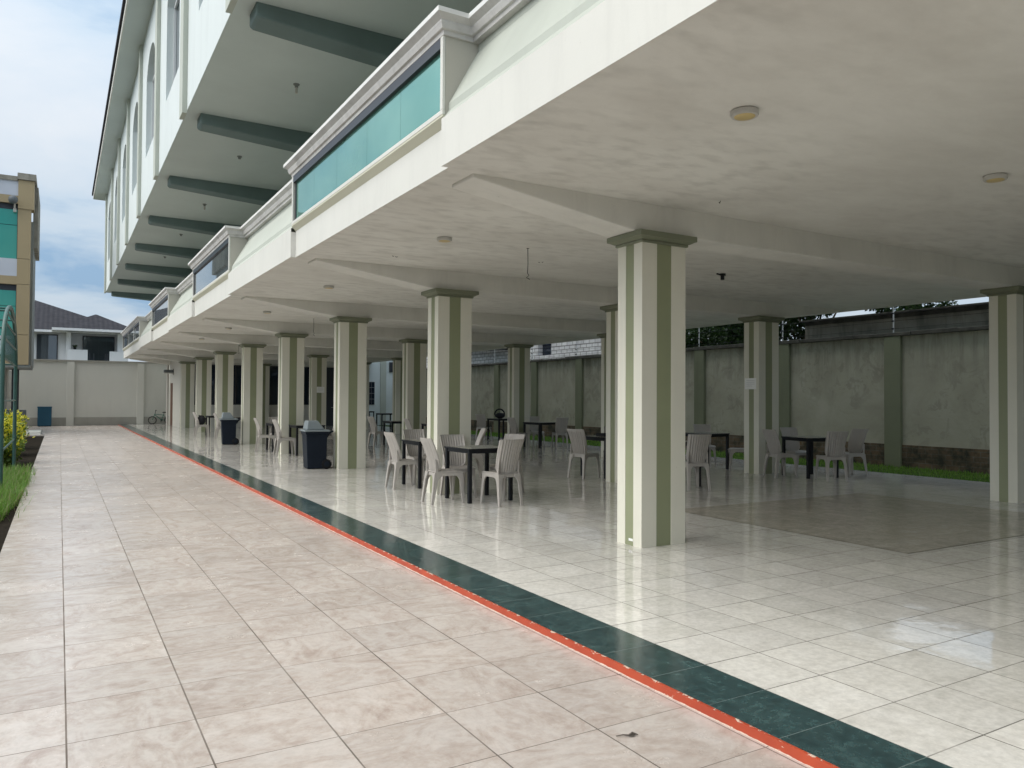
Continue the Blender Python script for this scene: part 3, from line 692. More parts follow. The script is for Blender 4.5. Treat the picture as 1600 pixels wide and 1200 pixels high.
# ------------------------------------------------------------------ glazed building at the left
T = thing('glazed_building', 'tan and grey panelled building with green glass standing on the left', 'building', (-4, 38, 0)); P5 = dict(parent=T, world=True)
LY, LX = 36.0, -.98
zz = lambda py: 1.5+(619-py)*.02523
def band(name, y0p, y1p, mat, x0=-9., x1=-1.52, dy=0.):
    b = MB(); b.box(x0, x1, LY+dy, 40, zz(y1p), zz(y0p)); return b.build(name, mat, **P5)
band('panel', 283, 305.9, M['lilac']); band('panel', 306, 318, M['tan']); band('panel', 405, 432, M['lilac']); band('panel', 432.1, 444.9, M['tan']); band('panel', 525.5, 555, M['lilac']); band('panel', 555.1, 569.9, M['tan'])
for ya, yb in ((318.1, 404.9), (445, 525.4)):
    w = MB(); w.box(-9, -1.52, LY+.14, 40, zz(yb), zz(ya)); fr = w.build('window', M['metal_dark'], **P5)
    q = MB()
    for i in range(6):
        xa = -1.53-1.22*(i+1); q.box(xa+.01, xa+1.21, LY+.10, LY+.139, zz(yb)+.01, zz(ya)-.24-.62); q.box(xa+.01, xa+1.21, LY+.10, LY+.139, zz(ya)-.24-.60, zz(ya)-.24)
    q.build('pane', M['tealb'], fr)
b = MB(); b.box(-1.519, LX, LY-.05, LY+.6, zz(326), zz(283.1)+.05); 
b.box(-1.519, LX-.10, LY-.02, LY+.6, zz(404), zz(326.2)); b.box(-1.519, LX-.10, LY-.02, LY+.6, zz(444), zz(404.6)); b.box(-1.519, LX-.10, LY-.02, LY+.6, zz(523), zz(444.6)); b.box(-1.519, LX-.10, LY-.02, LY+.6, zz(570), zz(523.6))
b.build('corner_panel', M['tan'], **P5)
b = MB(); b.box(-3, LX-.02, LY+.601, 40, zz(570), zz(340)); b.build('side_wall', M['grey_side'], **P5)
b = MB(); b.box(-9, -1.55, LY-.06, 40, zz(282.9), zz(276)); b.box(-1.549, LX+.06, LY-.12, 40.4, zz(282.9)+.06, zz(273)+.06); b.box(LX-.05, LX+.12, LY+.9, 40.3, zz(380), zz(282.9)+.04); b.build('parapet', M['concrete'], **P5)
b = MB(); b.box(-9, LX-.05, LY+.02, 40, zz(574), zz(570.1)); b.build('soffit', M['grey_side'], **P5)
b = MB(); b.box(-9, -1.92, 39.0, 44, -.05, zz(574.2)); b.build('ground_floor_wall', M['beige'], **P5)
for x in (-1.72, -1.52):
    b = MB(); b.tube([(x, 38.8, -.03), (x, 38.8, zz(574.2))], .035, 8); b.build('downpipe', M['metal_dark'], **P5)
# camera under its parapet
t = thing('security_camera', 'small grey security camera on a bracket at the corner of the glazed building', 'camera', (-1.62, LY-.05, zz(330)))
b = MB(); b.box(-.05, .05, -.06, .04, -.06, .08); b.tube([(0,-.05,.03), (0,-.20,.30)], .03, 8); b.build('bracket', M['lamp_body'], t)
b = MB(); b.lathe([(.06,.10),(.13,.06),(.16,-.02),(.16,-.10),(.12,-.18),(.04,-.22)], 14, (-.05,-.28,.42)); b.build('housing', M['grey_box'], t, smooth=True)
t = thing('utility_cabinet', 'dark grey utility cabinet against the glazed building behind the yellow shrub', 'cabinet', (-1.45, 38.4, -.035))
b = MB(); b.box(-.55, .25, -.25, .25, 0, .95); b.build('body', M['grey_box'], t, bevel=.02)
b = MB(); b.box(-.50, .20, -.27, -.251, .08, .88); b.build('door', M['grey_box'], t)
t = thing('storage_box', 'plain blue box standing against the far yard wall', 'box', (-.62, 44.9, 0))
b = MB(); b.box(-.30, .30, -.25, .25, .03, .92); b.build('body', M['blue'], t, bevel=.015)
b = MB(); b.box(-.315, .315, -.265, .265, .921, .98); b.build('lid', M['blue'], t, bevel=.012)
b = MB(); b.box(-.27, .27, -.22, .22, 0, .029); b.build('base', M['black'], t)

# ------------------------------------------------------------------ block building and trees behind the right wall
T = thing('block_building', 'white painted block building with a dark opening behind the boundary wall', 'building', (22, 34, 0)); P6 = dict(parent=T, world=True)
BX = 19.6
b = MB(); b.box(BX, 26, 22.5, 29.85, -.09, 5.6); b.box(BX, 26, 29.85, 30.98, -.09, 3.55); b.box(BX, 26, 29.85, 30.98, 5.2, 5.6); b.box(BX, 26, 30.98, 48, -.09, 5.6); b.box(BX+.5, 26, 29.85, 30.98, 3.55, 5.2); b.build('wall', M['block'], **P6)
w = MB(); w.box(BX+.25, BX+.30, 29.86, 30.97, 3.56, 5.19); fr = w.build('window', M['metal_dark'], **P6); q = MB()
for i in range(4): q.box(BX+.23, BX+.249, 29.90, 30.93, 3.60+i*.4, 3.95+i*.4)
q.build('pane', M['dglass'], fr)
b = MB(); b.frustum([(BX-.5,33.4,3.95),(BX-.05,33.4,3.95),(BX-.05,33.4,4.05),(BX-.5,33.4,4.05)], [(BX-.5,45,4.35),(BX-.05,45,4.35),(BX-.05,45,4.45),(BX-.5,45,4.45)]); b.build('canopy', M['black'], **P6)
b = MB(); b.box(BX-.4, 26.4, 22.2, 48.3, 5.601, 5.7); b.build('roof', M['coping'], **P6)

def leaf_cloud(mb, centers, n, size, mi=0, hang=0.):
    tot = sum(c[3]**2 for c in centers)
    for (cx, cy, cz, rr) in centers:
        for i in range(int(n*rr*rr/tot)):
            d = Vector((random.gauss(0,1), random.gauss(0,1), random.gauss(0,1))).normalized()*rr*random.uniform(.45, 1.05)**.6
            d.z *= .8
            p = Vector((cx, cy, cz))+d
            a = Vector((random.gauss(0,1), random.gauss(0,1), random.gauss(0,.6)-hang)).normalized(); q = a.orthogonal().normalized()
            q = (q*math.cos(1)+a.cross(q)*math.sin(random.uniform(0, 6.28))).normalized(); s_ = size*random.uniform(.6, 1.3)
            mb.add([p, p+a*s_*.5+q*s_*.28, p+a*s_, p+a*s_*.5-q*s_*.28], [(0,1,2,3)], mi)
def tree(name, label, x, y, h, spread, seed, n=7000, size=.16):
    random.seed(seed)
    t = thing(name, label, 'tree', (x, y, -.09), 0, 'trees behind the boundary wall')
    b = MB(); pts = [(0,0,0), (.08,.05,h*.25), (-.05,.1,h*.5), (.05,0,h*.75)]; b.tube(pts, [.16,.13,.10,.05], 9)
    cs = []
    for i in range(11):
        a = random.uniform(0, 6.28); d = random.uniform(.2, 1)*spread; z = h*random.uniform(.42, .95)
        e_ = Vector((math.cos(a)*d, math.sin(a)*d, z)); b.tube([(0, .05, h*.42), e_*.5+Vector((0,0,h*.24)), e_], [.06,.04,.015], 6)
        cs.append((e_.x, e_.y, e_.z, spread*random.uniform(.28, .5)))
    b.build('trunk', M['bark'], t)
    c = MB(); leaf_cloud(c, cs, n, size); c.build('crown', M['leaf'], t)
tree('tree', 'bushy green tree at the right end above the boundary wall, against open sky', 20.6, 13.5, 5.2, 1.35, 3, 9000, .14)
tree('tree', 'dark tree above the concrete wall in the middle of the gap', 19.9, 15.9, 5.6, 1.9, 5, 12000)
tree('tree', 'dark tree left of the notice column filling the gap under the slab', 19.6, 18.4, 5.4, 1.9, 8, 12000)
tree('tree', 'shaded tree next to the white block building behind the wall', 19.9, 20.7, 5.4, 1.3, 11, 9000)
random.seed(21)

# ------------------------------------------------------------------ planting bed: yellow shrubs, garden arch
def shrub(label, x, y, w, d, h, n, seed, yel=.75):
    random.seed(seed)
    t = thing('shrub', label, 'shrub', (x, y, -.035), 0, 'yellow shrubs along the paving')
    s_ = MB(); c = MB()
    for i in range(26):
        a = random.uniform(0, 6.28); e_ = Vector((math.cos(a)*w*random.uniform(.2,.9), math.sin(a)*d*random.uniform(.2,.9), h*random.uniform(.5, 1.)))
        s_.tube([(e_.x*.2, e_.y*.2, 0), e_*.6, e_], [.012,.008,.004], 5)
        for q in range(n//26):
            f_ = random.uniform(.35, 1.08); p = e_*f_ + Vector((random.gauss(0,.07), random.gauss(0,.07), random.gauss(0,.06)))
            up = Vector((random.gauss(0,.6)+e_.x*.8, random.gauss(0,.6)+e_.y*.8, random.uniform(.1, 1.))).normalized(); sd_ = up.orthogonal().normalized()
            sd_ = (sd_*math.cos(q)+up.cross(sd_)*math.sin(q)); L = random.uniform(.05, .11)
            top = p.z/h
            mi = 0 if random.random() < yel*min(1, max(0, (top-.38)*2.6)) else 1
            c.add([p, p+up*L*.5+sd_*L*.24, p+up*L, p+up*L*.5-sd_*L*.24], [(0,1,2,3)], mi)
    s_.build('stems', M['bark'], t); c.build('foliage', [M['leaf_y'], M['leaf_g']], t)
shrub('bright yellow leafy shrub behind the green garden arch, nearest of the row', -1.12, 20.6, .50, 1.3, .92, 4200, 31)
shrub('yellow shrub in the middle of the planting row', -1.15, 23.6, .45, 1.4, .98, 3800, 32)
shrub('yellow shrub at the far end of the planting row', -1.2, 26.9, .45, 1.5, 1.0, 3000, 33)
shrub('low dark green shrub with few yellow tips inside the garden arch', -1.02, 18.7, .42, .75, .62, 3600, 34, .12)
random.seed(22)
t = thing('garden_arch', 'green metal garden arch with cross bars standing over the planting bed', 'arch', (-.76, 16.9, -.035))
AY0, AY1, AH, AR = -2.75, 1.35, 2.16, .92
def hoop(x, mat_i=0):
    b = MB(); cy = (AY0+AY1)/2; hw = (AY1-AY0)/2
    pts = [(x, AY0, 0), (x, AY0, 1.0), (x, AY0, AH)] + [(x, cy-hw*math.cos(a), AH+AR*math.sin(a)) for a in [math.pi*i/20 for i in range(1, 20)]] + [(x, AY1, AH), (x, AY1, 1.), (x, AY1, 0)]
    b.tube(pts, .033, 12); return b
hoop(0).build('hoop', M['arch'], t, smooth=True); hoop(-1.5).build('hoop', M['arch'], t, smooth=True)
b = MB()
for z in (.68, 1.45, 2.13): b.tube([(0, AY0, z), (0, AY1, z)], .016, 8)
cy = (AY0+AY1)/2; hw = (AY1-AY0)/2
for z in (2.45, 2.72, 2.92):
    q = hw*math.sqrt(max(0, 1-((z-AH)/AR)**2)); b.tube([(0, cy-q, z), (0, cy+q, z)], .016, 8)
b.build('side_bars', M['arch'], t, smooth=True)
b = MB()
for (yy, zq) in [(AY0, 2.16), (AY1, 2.16)] + [(cy-hw*math.cos(a), AH+AR*math.sin(a)) for a in (.5, 1.0, 1.57, 2.1, 2.6)]:
    b.tube([(0, yy, zq), (-1.5, yy, zq)], .016, 8)
b.build('cross_bars', M['arch'], t, smooth=True)
b = MB()
for i in range(1, 40):
    yy = AY0 + (AY1-AY0)*i/40; zt = AH+AR*math.sqrt(max(0, 1-((yy-cy)/hw)**2)); b.tube([(-.01, yy, 2.13), (-.01, yy, min(zt, 2.75))], .003, 4)
b.build('mesh', M['arch'], t)

# ------------------------------------------------------------------ ceiling fittings
def lamp(x, y, label):
    t = thing('ceiling_light', label, 'light', (x, y, ZC), 0, 'round ceiling lights under the slab')
    b = MB(); b.lathe([(.082,-.001),(.092,-.006),(.092,-.034),(.086,-.042)], 28); b.build('housing', M['lamp_body'], t, smooth=True)
    b = MB(); b.lathe([(.070,-.0421),(.066,-.046),(.04,-.049),(.005,-.050)], 28); b.build('lens', M['lamp_lens'], t, smooth=True)
    return t
L0 = lamp(3.95, 3.66, 'round yellowed ceiling light nearest the white fascia in the first bay')
dup(L0, (6.93, 3.60, ZC), .4, 'round ceiling light at the right edge of the photo')
dup(L0, (4.0, 8.46, ZC), .2, 'round ceiling light between the first and second beam')
dup(L0, (4.02, 13.18, ZC), .8, 'round ceiling light between the second and third beam')
dup(L0, (4.03, 17.85, ZC), .5, 'round ceiling light between the third and fourth beam')
dup(L0, (4.05, 22.6, ZC), .1, 'small far ceiling light between the fourth and fifth beam')
dup(L0, (4.05, 27.3, ZC), .3, 'tiny ceiling light deepest along the fascia')
def wire(x, y, L, label):
    t = MB(); t.tube([(0,0,0), (.004,0,-L*.5), (0,.004,-L*.8), (.02,.0,-L*.88), (-.02,.0,-L*.95), (.03,.0,-L)], .005, 5)
    t.lathe([(.012,-.004),(.02,-.002),(.02,0)], 8, (0,0,0))
    o = t.build('hanging_wire', M['black']); o.location = (x, y, ZC-.001); return tag(o, label, 'wire', 'loose wires hanging from the ceiling')
wire(5.2, 8.48, .40, 'loose black wire hanging between the first two front columns')
wire(5.38, 18.85, .42, 'short black wire hanging beside the third front column')
wire(5.4, 28.2, .42, 'far faint wire hanging near the fifth front column')
t = thing('lamp_holder', 'small black empty lamp holder on the ceiling right of the nearest column', 'lamp holder', (8.8, 8.6, ZC))
b = MB(); b.lathe([(.05,0),(.05,-.02),(.03,-.03),(.03,-.09),(.025,-.095)], 12); b.tube([(-.12,0,-.012),(0,0,-.02),(.09,.03,-.012)], .012, 6); b.build('socket', M['black'], t)
for i, (x, y) in enumerate(((3.40, 13.1), (3.36, 17.7), (3.38, 22.6), (3.36, 27.2), (3.38, 31.9))):
    lab = ['lamp holder with a bulb under the overhang between the two largest dark beams', 'second bulb holder under the overhang, above the teal glass end', 'third lamp holder under the overhang, with a bulb', 'fourth bulb holder under the overhang, very small', 'fifth and farthest bulb holder under the overhang'][i]
    t = thing('bulb_holder', lab, 'bulb holder', (x, y, ZS), 0, 'bulb holders under the upper overhang')
    b = MB(); b.lathe([(.055,0),(.055,-.012),(.03,-.03),(.03,-.06)], 12); b.build('socket', M['grey_side'], t)
    if i in (0, 2): b = MB(); b.lathe([(.020,-.061),(.020,-.075),(.024,-.09),(.024,-.15),(.015,-.16)], 12); b.build('bulb', M['pipe'], t, smooth=True)
t = thing('floodlight', 'grey floodlight on the wall at the far end of the colonnade', 'light', (4.95, 42.2, 2.72))
b = MB(); b.box(-.45, -.02, -.16, .16, .0, .14); b.build('housing', M['grey_box'], t, bevel=.02)
b = MB(); b.box(-.47, -.01, -.18, .18, -.05, -.001); b.build('lens', M['lamp_body'], t)
b = MB(); b.box(-.02, -.002, -.05, .05, -.1, .2); b.build('bracket', M['black'], t)
# notices on two columns
def notice(name_label, loc, rz, w=.30, h=.22):
    t = thing('notice', name_label, 'notice', loc, rz, 'paper notices on columns')
    b = MB(); b.box(-w/2, w/2, -.003, -.0005, -h/2, h/2); b.build('sheet', M['paper'], t)
    b = MB(); 
    for i in range(4): b.box(-w*.36, w*.36*(1 if i < 3 else .4), -.0042, -.0031, h*.28-i*h*.17, h*.28-i*h*.17+h*.045)
    b.build('print', M['print'], t)
notice('white paper notice on the column at the right behind the tables', (COLX[2]-.001, YK[3]+.21, 1.83), -math.pi/2, .29, .22)
notice('white paper notice on the distant column behind the wheelie bin', (COLX[1]+.34, YK[7]-.001, 1.81), 0, .30, .23)

# ------------------------------------------------------------------ chairs and tables
def make_chair():
    t = thing('chair', '', 'chair', (0,0,S), 0, 'grey plastic chairs around the tables')
    # seat: dished shell with a small lip
    b = MB(); nx, ny = 12, 12; top = []; bot = []
    for j in range(ny+1):
        for i in range(nx+1):
            u_, v_ = i/nx*2-1, j/ny
            hw = .185+.030*v_; x = u_*hw; y_ = -.19+.41*v_ - .012*(u_*u_)*(v_ > .99)
            z = .447 - .016*(1-u_*u_)*math.sin(math.pi*min(1, v_*1.05)) - (.018*max(0, v_-.85)/.15) + .004*(abs(u_) > .95)
            top.append((x, y_, z)); bot.append((x, y_, z-.016))
    fs = []; n1 = (nx+1)*(ny+1)
    for j in range(ny):
        for i in range(nx):
            a = j*(nx+1)+i; fs.append((a, a+1, a+nx+2, a+nx+1)); fs.append((n1+a, n1+a+nx+1, n1+a+nx+2, n1+a+1))
    rim = [i for i in range(nx+1)] + [(j)*(nx+1)+nx for j in range(1, ny+1)] + [ny*(nx+1)+i for i in range(nx-1, -1, -1)] + [j*(nx+1) for j in range(ny-1, 0, -1)]
    for i in range(len(rim)): a, c = rim[i], rim[(i+1) % len(rim)]; fs.append((a, c, n1+c, n1+a))
    b.add(top+bot, fs)
    # apron under the seat edge
    b.box(-.10, .10, .185, .205, .375, .416); b.box(-.105, .105, -.20, -.18, .385, .428)
    b.box(-.205, -.185, -.09, .09, .383, .432); b.box(.185, .205, -.09, .09, .383, .432)
    b.build('seat', M['plastic'], t, smooth=True)
    # fluted back: tall, widening upwards, raked, rounded at the lower corners
    b = MB(); nx, nz = 44, 14; F = []; K = []
    for j in range(nz+1):
        v_ = j/nz
        hw = (.185+.040*v_**.8)*(1 - .32*max(0, (.16-v_)/.16)**2)
        for i in range(nx+1):
            u_ = i/nx*2-1; x = u_*hw
            edge = .035*(u_*u_)
            zb = .385 + .055*(abs(u_)**4)                 # curved lower rim
            z = zb + (.905-zb)*v_
            y_ = -.165 - .155*v_**1.55 + edge
            fl = .018*(0.5+.5*math.cos(u_*9.5*math.pi))**.7*min(1, v_*9)*min(1, (1-v_)*14)*(abs(u_) < .96)
            F.append((x, y_+.012-fl*.5, z)); K.append((x, y_-.008-fl, z))
    n1 = len(F); fs = []
    for j in range(nz):
        for i in range(nx):
            a = j*(nx+1)+i; fs.append((a, a+1, a+nx+2, a+nx+1)); fs.append((n1+a, n1+a+nx+1, n1+a+nx+2, n1+a+1))
    rim = [i for i in range(nx+1)] + [(j)*(nx+1)+nx for j in range(1, nz+1)] + [nz*(nx+1)+i for i in range(nx-1, -1, -1)] + [j*(nx+1) for j in range(nz-1, 0, -1)]
    for i in range(len(rim)): a, c = rim[i], rim[(i+1) % len(rim)]; fs.append((a, c, n1+c, n1+a))
    b.add(F+K, fs); b.build('backrest', M['plastic'], t, smooth=True)
    # legs: angle section with an arch curving into the seat edge
    def arc(a, z, b_, z2, n=6): return [(a+(b_-a)*(1-math.cos(math.pi/2*i/n)), z+(z2-z)*math.sin(math.pi/2*i/n)) for i in range(n+1)]
    for sx in (-1, 1):
        q = MB()
        poly = [(.205,.43), (.228,0), (.192,0), (.160,.27)] + arc(.160, .27, .085, .383)[1:] + [(.085,.43)]
        lo = lambda p, w_: (sx*(.183 + .022*(1-p[1]/.43) + w_), p[0], p[1])
        q.frustum([lo(p, 0) for p in poly], [lo(p, .022) for p in poly])
        poly = [(.205,.415), (.227,0), (.193,0), (.160,.27)] + arc(.160, .27, .095, .375)[1:] + [(.095,.415)]
        q.frustum([(sx*p[0], .186+.022*(1-p[1]/.43)*1., p[1]) for p in poly], [(sx*p[0], .206+.022*(1-p[1]/.43), p[1]) for p in poly])
        q.build('leg', M['plastic'], t, bevel=.004)
        q = MB()
        poly = [(-.215,.62), (-.205,.44), (-.275,0), (-.238,0), (-.178,.27)] + arc(-.178, .27, -.085, .383)[1:] + [(-.085,.43), (-.165,.45), (-.185,.60)]
        q.frustum([lo(p, .0) for p in poly], [lo(p, .020) for p in poly])
        poly = [(.205,.43), (.225,0), (.180,0), (.160,.24)] + arc(.160, .24, .10, .385)[1:] + [(.10,.43)]
        q.frustum([(sx*p[0], -.222-.052*(1-p[1]/.43), p[1]) for p in poly], [(sx*p[0], -.200-.052*(1-p[1]/.43), p[1]) for p in poly])
        q.build('leg', M['plastic'], t, bevel=.004)
    narrow(t, .87)
    return t
def narrow(root, k):
    for o in root.children:
        for v in o.data.vertices: v.co.x *= k
def make_table():
    t = thing('table', '', 'table', (0,0,S), 0, 'square tables with black legs')
    w = .37
    b = MB(); b.box(-w, w, -w, w, .735, .758, 1); b.quad((-w+.006,-w+.006,.7585),(w-.006,-w+.006,.7585),(w-.006,w-.006,.7585),(-w+.006,w-.006,.7585),0)
    b.build('tabletop', [M['table_top'], M['black']], t)
    a = .335; b = MB()
    for s_ in (-1, 1):
        b.box(-a+.025, a-.025, s_*a-.012, s_*a+.012, .69, .734); b.box(s_*a-.012, s_*a+.012, -a+.025, a-.025, .69, .734)
    b.build('apron', M['black'], t)
    for sx in (-1, 1):
        for sy in (-1, 1):
            b = MB(); b.box(sx*a-.025, sx*a+.025, sy*a-.025, sy*a+.025, .004, .734); b.build('leg', M['black'], t, bevel=.003)
            
    return t
ch0, tb0 = make_chair(), make_table(); used = {'c': 0, 't': 0}
def chair(x, y, deg, label):
    if not used['c']:
        used['c'] = 1; ch0.location = (x, y, S); ch0.rotation_euler = (0, 0, R(deg)); ch0['label'] = label; return ch0
    return dup(ch0, (x, y, S), R(deg), label)
def table(x, y, deg, label):
    if not used['t']:
        used['t'] = 1; tb0.location = (x, y, S); tb0.rotation_euler = (0, 0, R(deg)); tb0['label'] = label; return tb0
    return dup(tb0, (x, y, S), R(deg), label)
# nearest group, in front of the second front column
table(5.24, 9.87, 2, 'nearest table, in front of the second front column')
chair(4.68, 9.84, -92, 'chair seen side on at the left of the nearest table')
chair(5.29, 9.31, 3, 'chair with its ribbed back to the camera at the nearest table')
chair(5.13, 10.30, 176, 'chair facing the camera behind the nearest table')
chair(5.86, 10.22, 112, 'chair at the right of the nearest table, only its top showing over another')
table(5.36, 11.82, 0, 'table just behind the nearest one, left of the second front column')
chair(4.88, 11.76, -90, 'chair seen side on at the left of the second table')
chair(5.40, 12.36, 180, 'chair at the far side of the second table, half behind the column')
chair(6.45, 12.55, 72, 'light chair back peeking out right of the second front column')
# by the third and fourth front columns
table(5.47, 19.68, 0, 'table right behind the fourth front column, left of the wheelie bin')
chair(4.92, 19.60, -92, 'chair standing before the fourth front column, facing right')
chair(6.10, 19.85, 92, 'chair peeking out behind the near wheelie bin lid')
table(5.27, 21.35, 0, 'table between the fourth and fifth front columns')
chair(4.80, 21.18, -96, 'chair just right of the fifth front column, facing right')
chair(5.28, 21.93, 180, 'chair at the far side of the table between fourth and fifth columns')
table(5.48, 27.95, 0, 'table behind the far wheelie bin')
chair(4.88, 27.92, -92, 'chair just left of the far wheelie bin')
table(5.12, 30.55, 0, 'farthest table along the front columns')
chair(4.50, 29.95, -90, 'farthest chair along the front columns, with a black bag on it')
# centre, seen between the columns
table(8.95, 22.1, 0, 'table in the middle distance left of the middle column')
chair(8.27, 21.98, -82, 'chair in the middle distance just right of the third front column')
table(8.98, 19.25, 0, 'table in front of the middle column')
chair(8.33, 19.30, -96, 'chair overlapping the left edge of the middle column')
chair(9.0, 18.78, 4, 'chair with its back to the camera in front of the middle column')
table(13.0, 33.6, 0, 'small far table against the rear wall windows')
table(14.0, 39.2, 0, 'farthest small table beneath the gridded rear window')
table(13.5, 23.75, 6, 'table with a black handled bag near the far boundary wall')
chair(13.05, 24.2, -60, 'chair at the left of the table with the black handled bag')
table(12.48, 19.58, 10, 'table with chairs all round in front of the boundary wall centre')
chair(11.80, 19.72, -88, 'chair at the left of the central boundary wall table')
chair(12.98, 19.28, -18, 'chair with its back to the camera at the central boundary wall table')
chair(12.80, 20.30, 168, 'chair behind the central boundary wall table')
# just left of the nearest column
table(8.95, 11.68, 4, 'table with a dark tray, left of the nearest column')
chair(8.48, 11.76, -74, 'chair facing away right beside the table with the dark tray')
chair(9.45, 12.15, 140, 'chair half hidden behind the table with the dark tray')
# right of the nearest column
table(8.93, 9.92, 0, 'table mostly hidden behind the nearest column')
chair(8.93, 9.38, -20, 'chair with its ribbed back to the camera right of the nearest column')
table(11.75, 12.0, 8, 'table left of the column with the notice')
chair(12.38, 12.62, 150, 'chair behind the table left of the notice column')
chair(12.22, 11.47, 52, 'chair partly hidden behind the notice column')
table(12.40, 9.86, -10, 'rightmost table, right of the column with the notice')
chair(11.86, 10.08, -102, 'left chair at the rightmost table')
chair(12.22, 9.26, -28, 'chair with its back to the camera at the rightmost table')
chair(12.74, 10.44, 166, 'chair behind the rightmost table')
chair(13.25, 9.62, 82, 'right chair at the rightmost table, overlapped by another')

# things left on furniture
o = MB(); ring = []
def blob(cx, cy, cz, rx, ry_, rz_, n=10, m_=16, jit=.08, sd=1):
    random.seed(sd); vs = []; fs = []
    for i in range(n+1):
        th = math.pi*i/n
        for k in range(m_):
            a = 2*math.pi*k/m_; j = 1+random.uniform(-jit, jit)
            vs.append((cx+rx*math.sin(th)*math.cos(a)*j, cy+ry_*math.sin(th)*math.sin(a)*j, cz+rz_*math.cos(th)*j))
    for i in range(n):
        for k in range(m_): fs.append((i*m_+k, i*m_+(k+1) % m_, (i+1)*m_+(k+1) % m_, (i+1)*m_+k))
    return vs, fs
t = thing('bag', 'soft black bag lying on the farthest chair', 'bag', (4.47, 29.95, S+.455))
b = MB(); b.add(*blob(0, 0, .16, .15, .18, .17, sd=4)); b.build('body', M['bag'], t, smooth=True)
b = MB(); b.tube([(-.06,-.1,.24), (-.08,-.06,.34), (-.08,.06,.34), (-.06,.1,.24)], .012, 6); b.build('handle', M['bag'], t)
t = thing('bag', 'black bag with an arched handle on the table by the boundary wall', 'bag', (13.45, 23.75, S+.76))
b = MB(); b.add(*blob(0, 0, .10, .20, .13, .10, sd=6)); b.build('body', M['bag'], t, smooth=True)
b = MB(); b.tube([(.20*math.cos(a)-.02, 0, .13+.20*math.sin(a)) for a in [math.pi*i/10 for i in range(11)]], .028, 8); b.build('handle', M['bag'], t, smooth=True)
t = thing('tray', 'dark flat tray lying on a table left of the nearest column', 'tray', (9.0, 11.75, S+.76))
b = MB(); b.box(-.16, .16, -.12, .12, 0, .012); b.box(-.17, -.155, -.13, .13, 0.0, .05); b.box(.155, .17, -.13, .13, 0.0, .05); b.box(-.154, .154, -.13, -.115, 0.0, .05); b.box(-.154, .154, .115, .13, 0.0, .05); b.build('body', M['bag'], t)

# ------------------------------------------------------------------ wheelie bins
def make_bin():
    t = thing('wheelie_bin', 'navy wheelie bin with a grey blue lid before the third front column', 'bin', (0,0,S), 0, 'navy wheelie bins')
    b = MB(); L = lambda x0, x1, hy, z: [(x0,-hy,z),(x1,-hy,z),(x1,hy,z),(x0,hy,z)]
    b.frustum(L(-.19, .19, .20, .012), L(-.225, .20, .235, .70)); b.frustum(L(-.24, .215, .25, .7005), L(-.245, .22, .255, .76)); b.build('body', M['bin'], t, bevel=.012)
    b = MB(); b.frustum(L(-.27, .25, .28, .761), L(-.27, .25, .28, .80)); b.frustum(L(-.215, .155, .215, .8005), L(-.185, .02, .17, .985)); b.build('lid', M['lid'], t, bevel=.02)
    b = MB(); b.tube([(.215,-.20,.72), (.315,-.20,.765), (.315,.20,.765), (.215,.20,.72)], .018, 8); b.frustum([(.215,-.16,.64),(.225,-.16,.64),(.225,.16,.64),(.215,.16,.64)], [(.215,-.16,.75),(.29,-.16,.75),(.29,.16,.75),(.215,.16,.75)]); b.build('handle', M['bin'], t)
    for s_ in (-1, 1):
        w = MB(); w.lathe([(.03,-.026),(.085,-.026),(.10,-.018),(.10,.018),(.085,.026),(.03,.026)], 24, (.19, s_*.225, .101), axis='y'); o = w.build('wheel', M['rubber'], t, smooth=True)
        h = MB(); h.lathe([(.012,-.032),(.055,-.028),(.055,.028),(.012,.032)], 16, (.19, s_*.225, .101), axis='y'); h.build('rim', M['bin'], o)
    b = MB(); b.tube([(.19,-.20,.101),(.19,.20,.101)], .012, 8); b.build('axle', M['black'], t)
    return t
wb = make_bin(); wb.location = (4.56, 15.78, S); wb.rotation_euler = (0, 0, R(-4))
dup(wb, (4.52, 24.95, S), R(-6), 'smaller looking navy wheelie bin far away before the fifth front column')

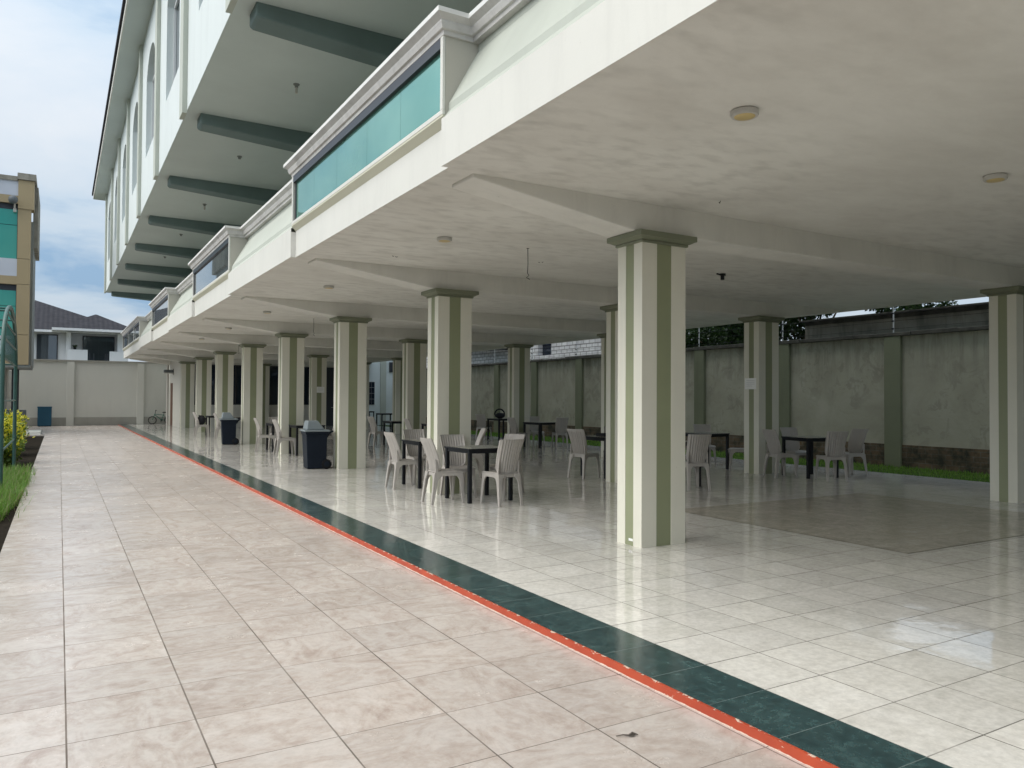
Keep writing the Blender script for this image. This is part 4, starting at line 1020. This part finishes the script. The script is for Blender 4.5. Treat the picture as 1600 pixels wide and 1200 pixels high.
# ------------------------------------------------------------------ child's bicycle by the rear wall
t = thing('bicycle', 'small green child bicycle leaning by the far wall', 'bicycle', (4.68, 45.1, S), 0)
for x in (-.40, .40):
    b = MB(); b.tube([(x+.19*math.cos(a), 0, .205+.19*math.sin(a)) for a in [2*math.pi*i/24 for i in range(24)]], .022, 6, closed=True); w = b.build('wheel', M['rubber'], t, smooth=True)
    b = MB()
    for i in range(9): a = math.pi*i/9; b.tube([(x-.18*math.cos(a), 0, .205-.18*math.sin(a)), (x+.18*math.cos(a), 0, .205+.18*math.sin(a))], .003, 4)
    b.build('spokes', M['lamp_body'], w)
b = MB(); b.tube([(-.40,0,.205), (-.27,0,.56)], .018, 8); b.tube([(-.29,0,.50), (.05,0,.22)], .02, 8); b.tube([(.05,0,.22), (.15,0,.52)], .017, 8); b.tube([(-.28,0,.53), (.14,0,.48)], .017, 8); b.tube([(.05,0,.22), (.40,0,.205)], .014, 8); b.tube([(.14,0,.48), (.40,0,.205)], .012, 8); b.build('frame', M['bike'], t, smooth=True)
b = MB(); b.tube([(-.27,0,.56), (-.25,0,.66)], .014, 8); b.tube([(-.22,-.22,.74), (-.25,-.10,.68), (-.25,.10,.68), (-.22,.22,.74)], .014, 8); b.build('handlebar', M['black'], t)
b = MB(); b.tube([(.15,0,.52), (.17,0,.60)], .012, 8); b.add(*blob(.19, 0, .62, .12, .07, .03, 6, 12, .02)); b.build('saddle', M['black'], t)
b = MB(); b.lathe([(.06,-.012),(.06,.012)], 14, (.05, 0, .22), axis='y'); b.tube([(.05,-.02,.22),(.02,-.02,.12)], .008, 6); b.box(-.03, .07, -.09, -.02, .105, .125); b.build('pedals', M['black'], t)

# small litter on the paving
o = MB(); o.tube([(-.055,.03,.006), (-.02,.012,.012), (.01,0,.008), (.03,-.006,.02), (.06,-.02,.008)], [.002,.004,.005,.006,.003], 6); o.add([(.0,-.01,.006),(.035,.006,.012),(.062,-.004,.008),(.03,-.022,.004)], [(0,1,2,3)])
for v_ in range(len(o.v)): o.v[v_] = tuple(c_*.8 for c_ in o.v[v_])
k = o.build('dry_leaf', M['twig']); k.location = (2.20, 2.72, 0); tag(k, 'curled dry leaf lying on the paving near the red kerb', 'leaf')
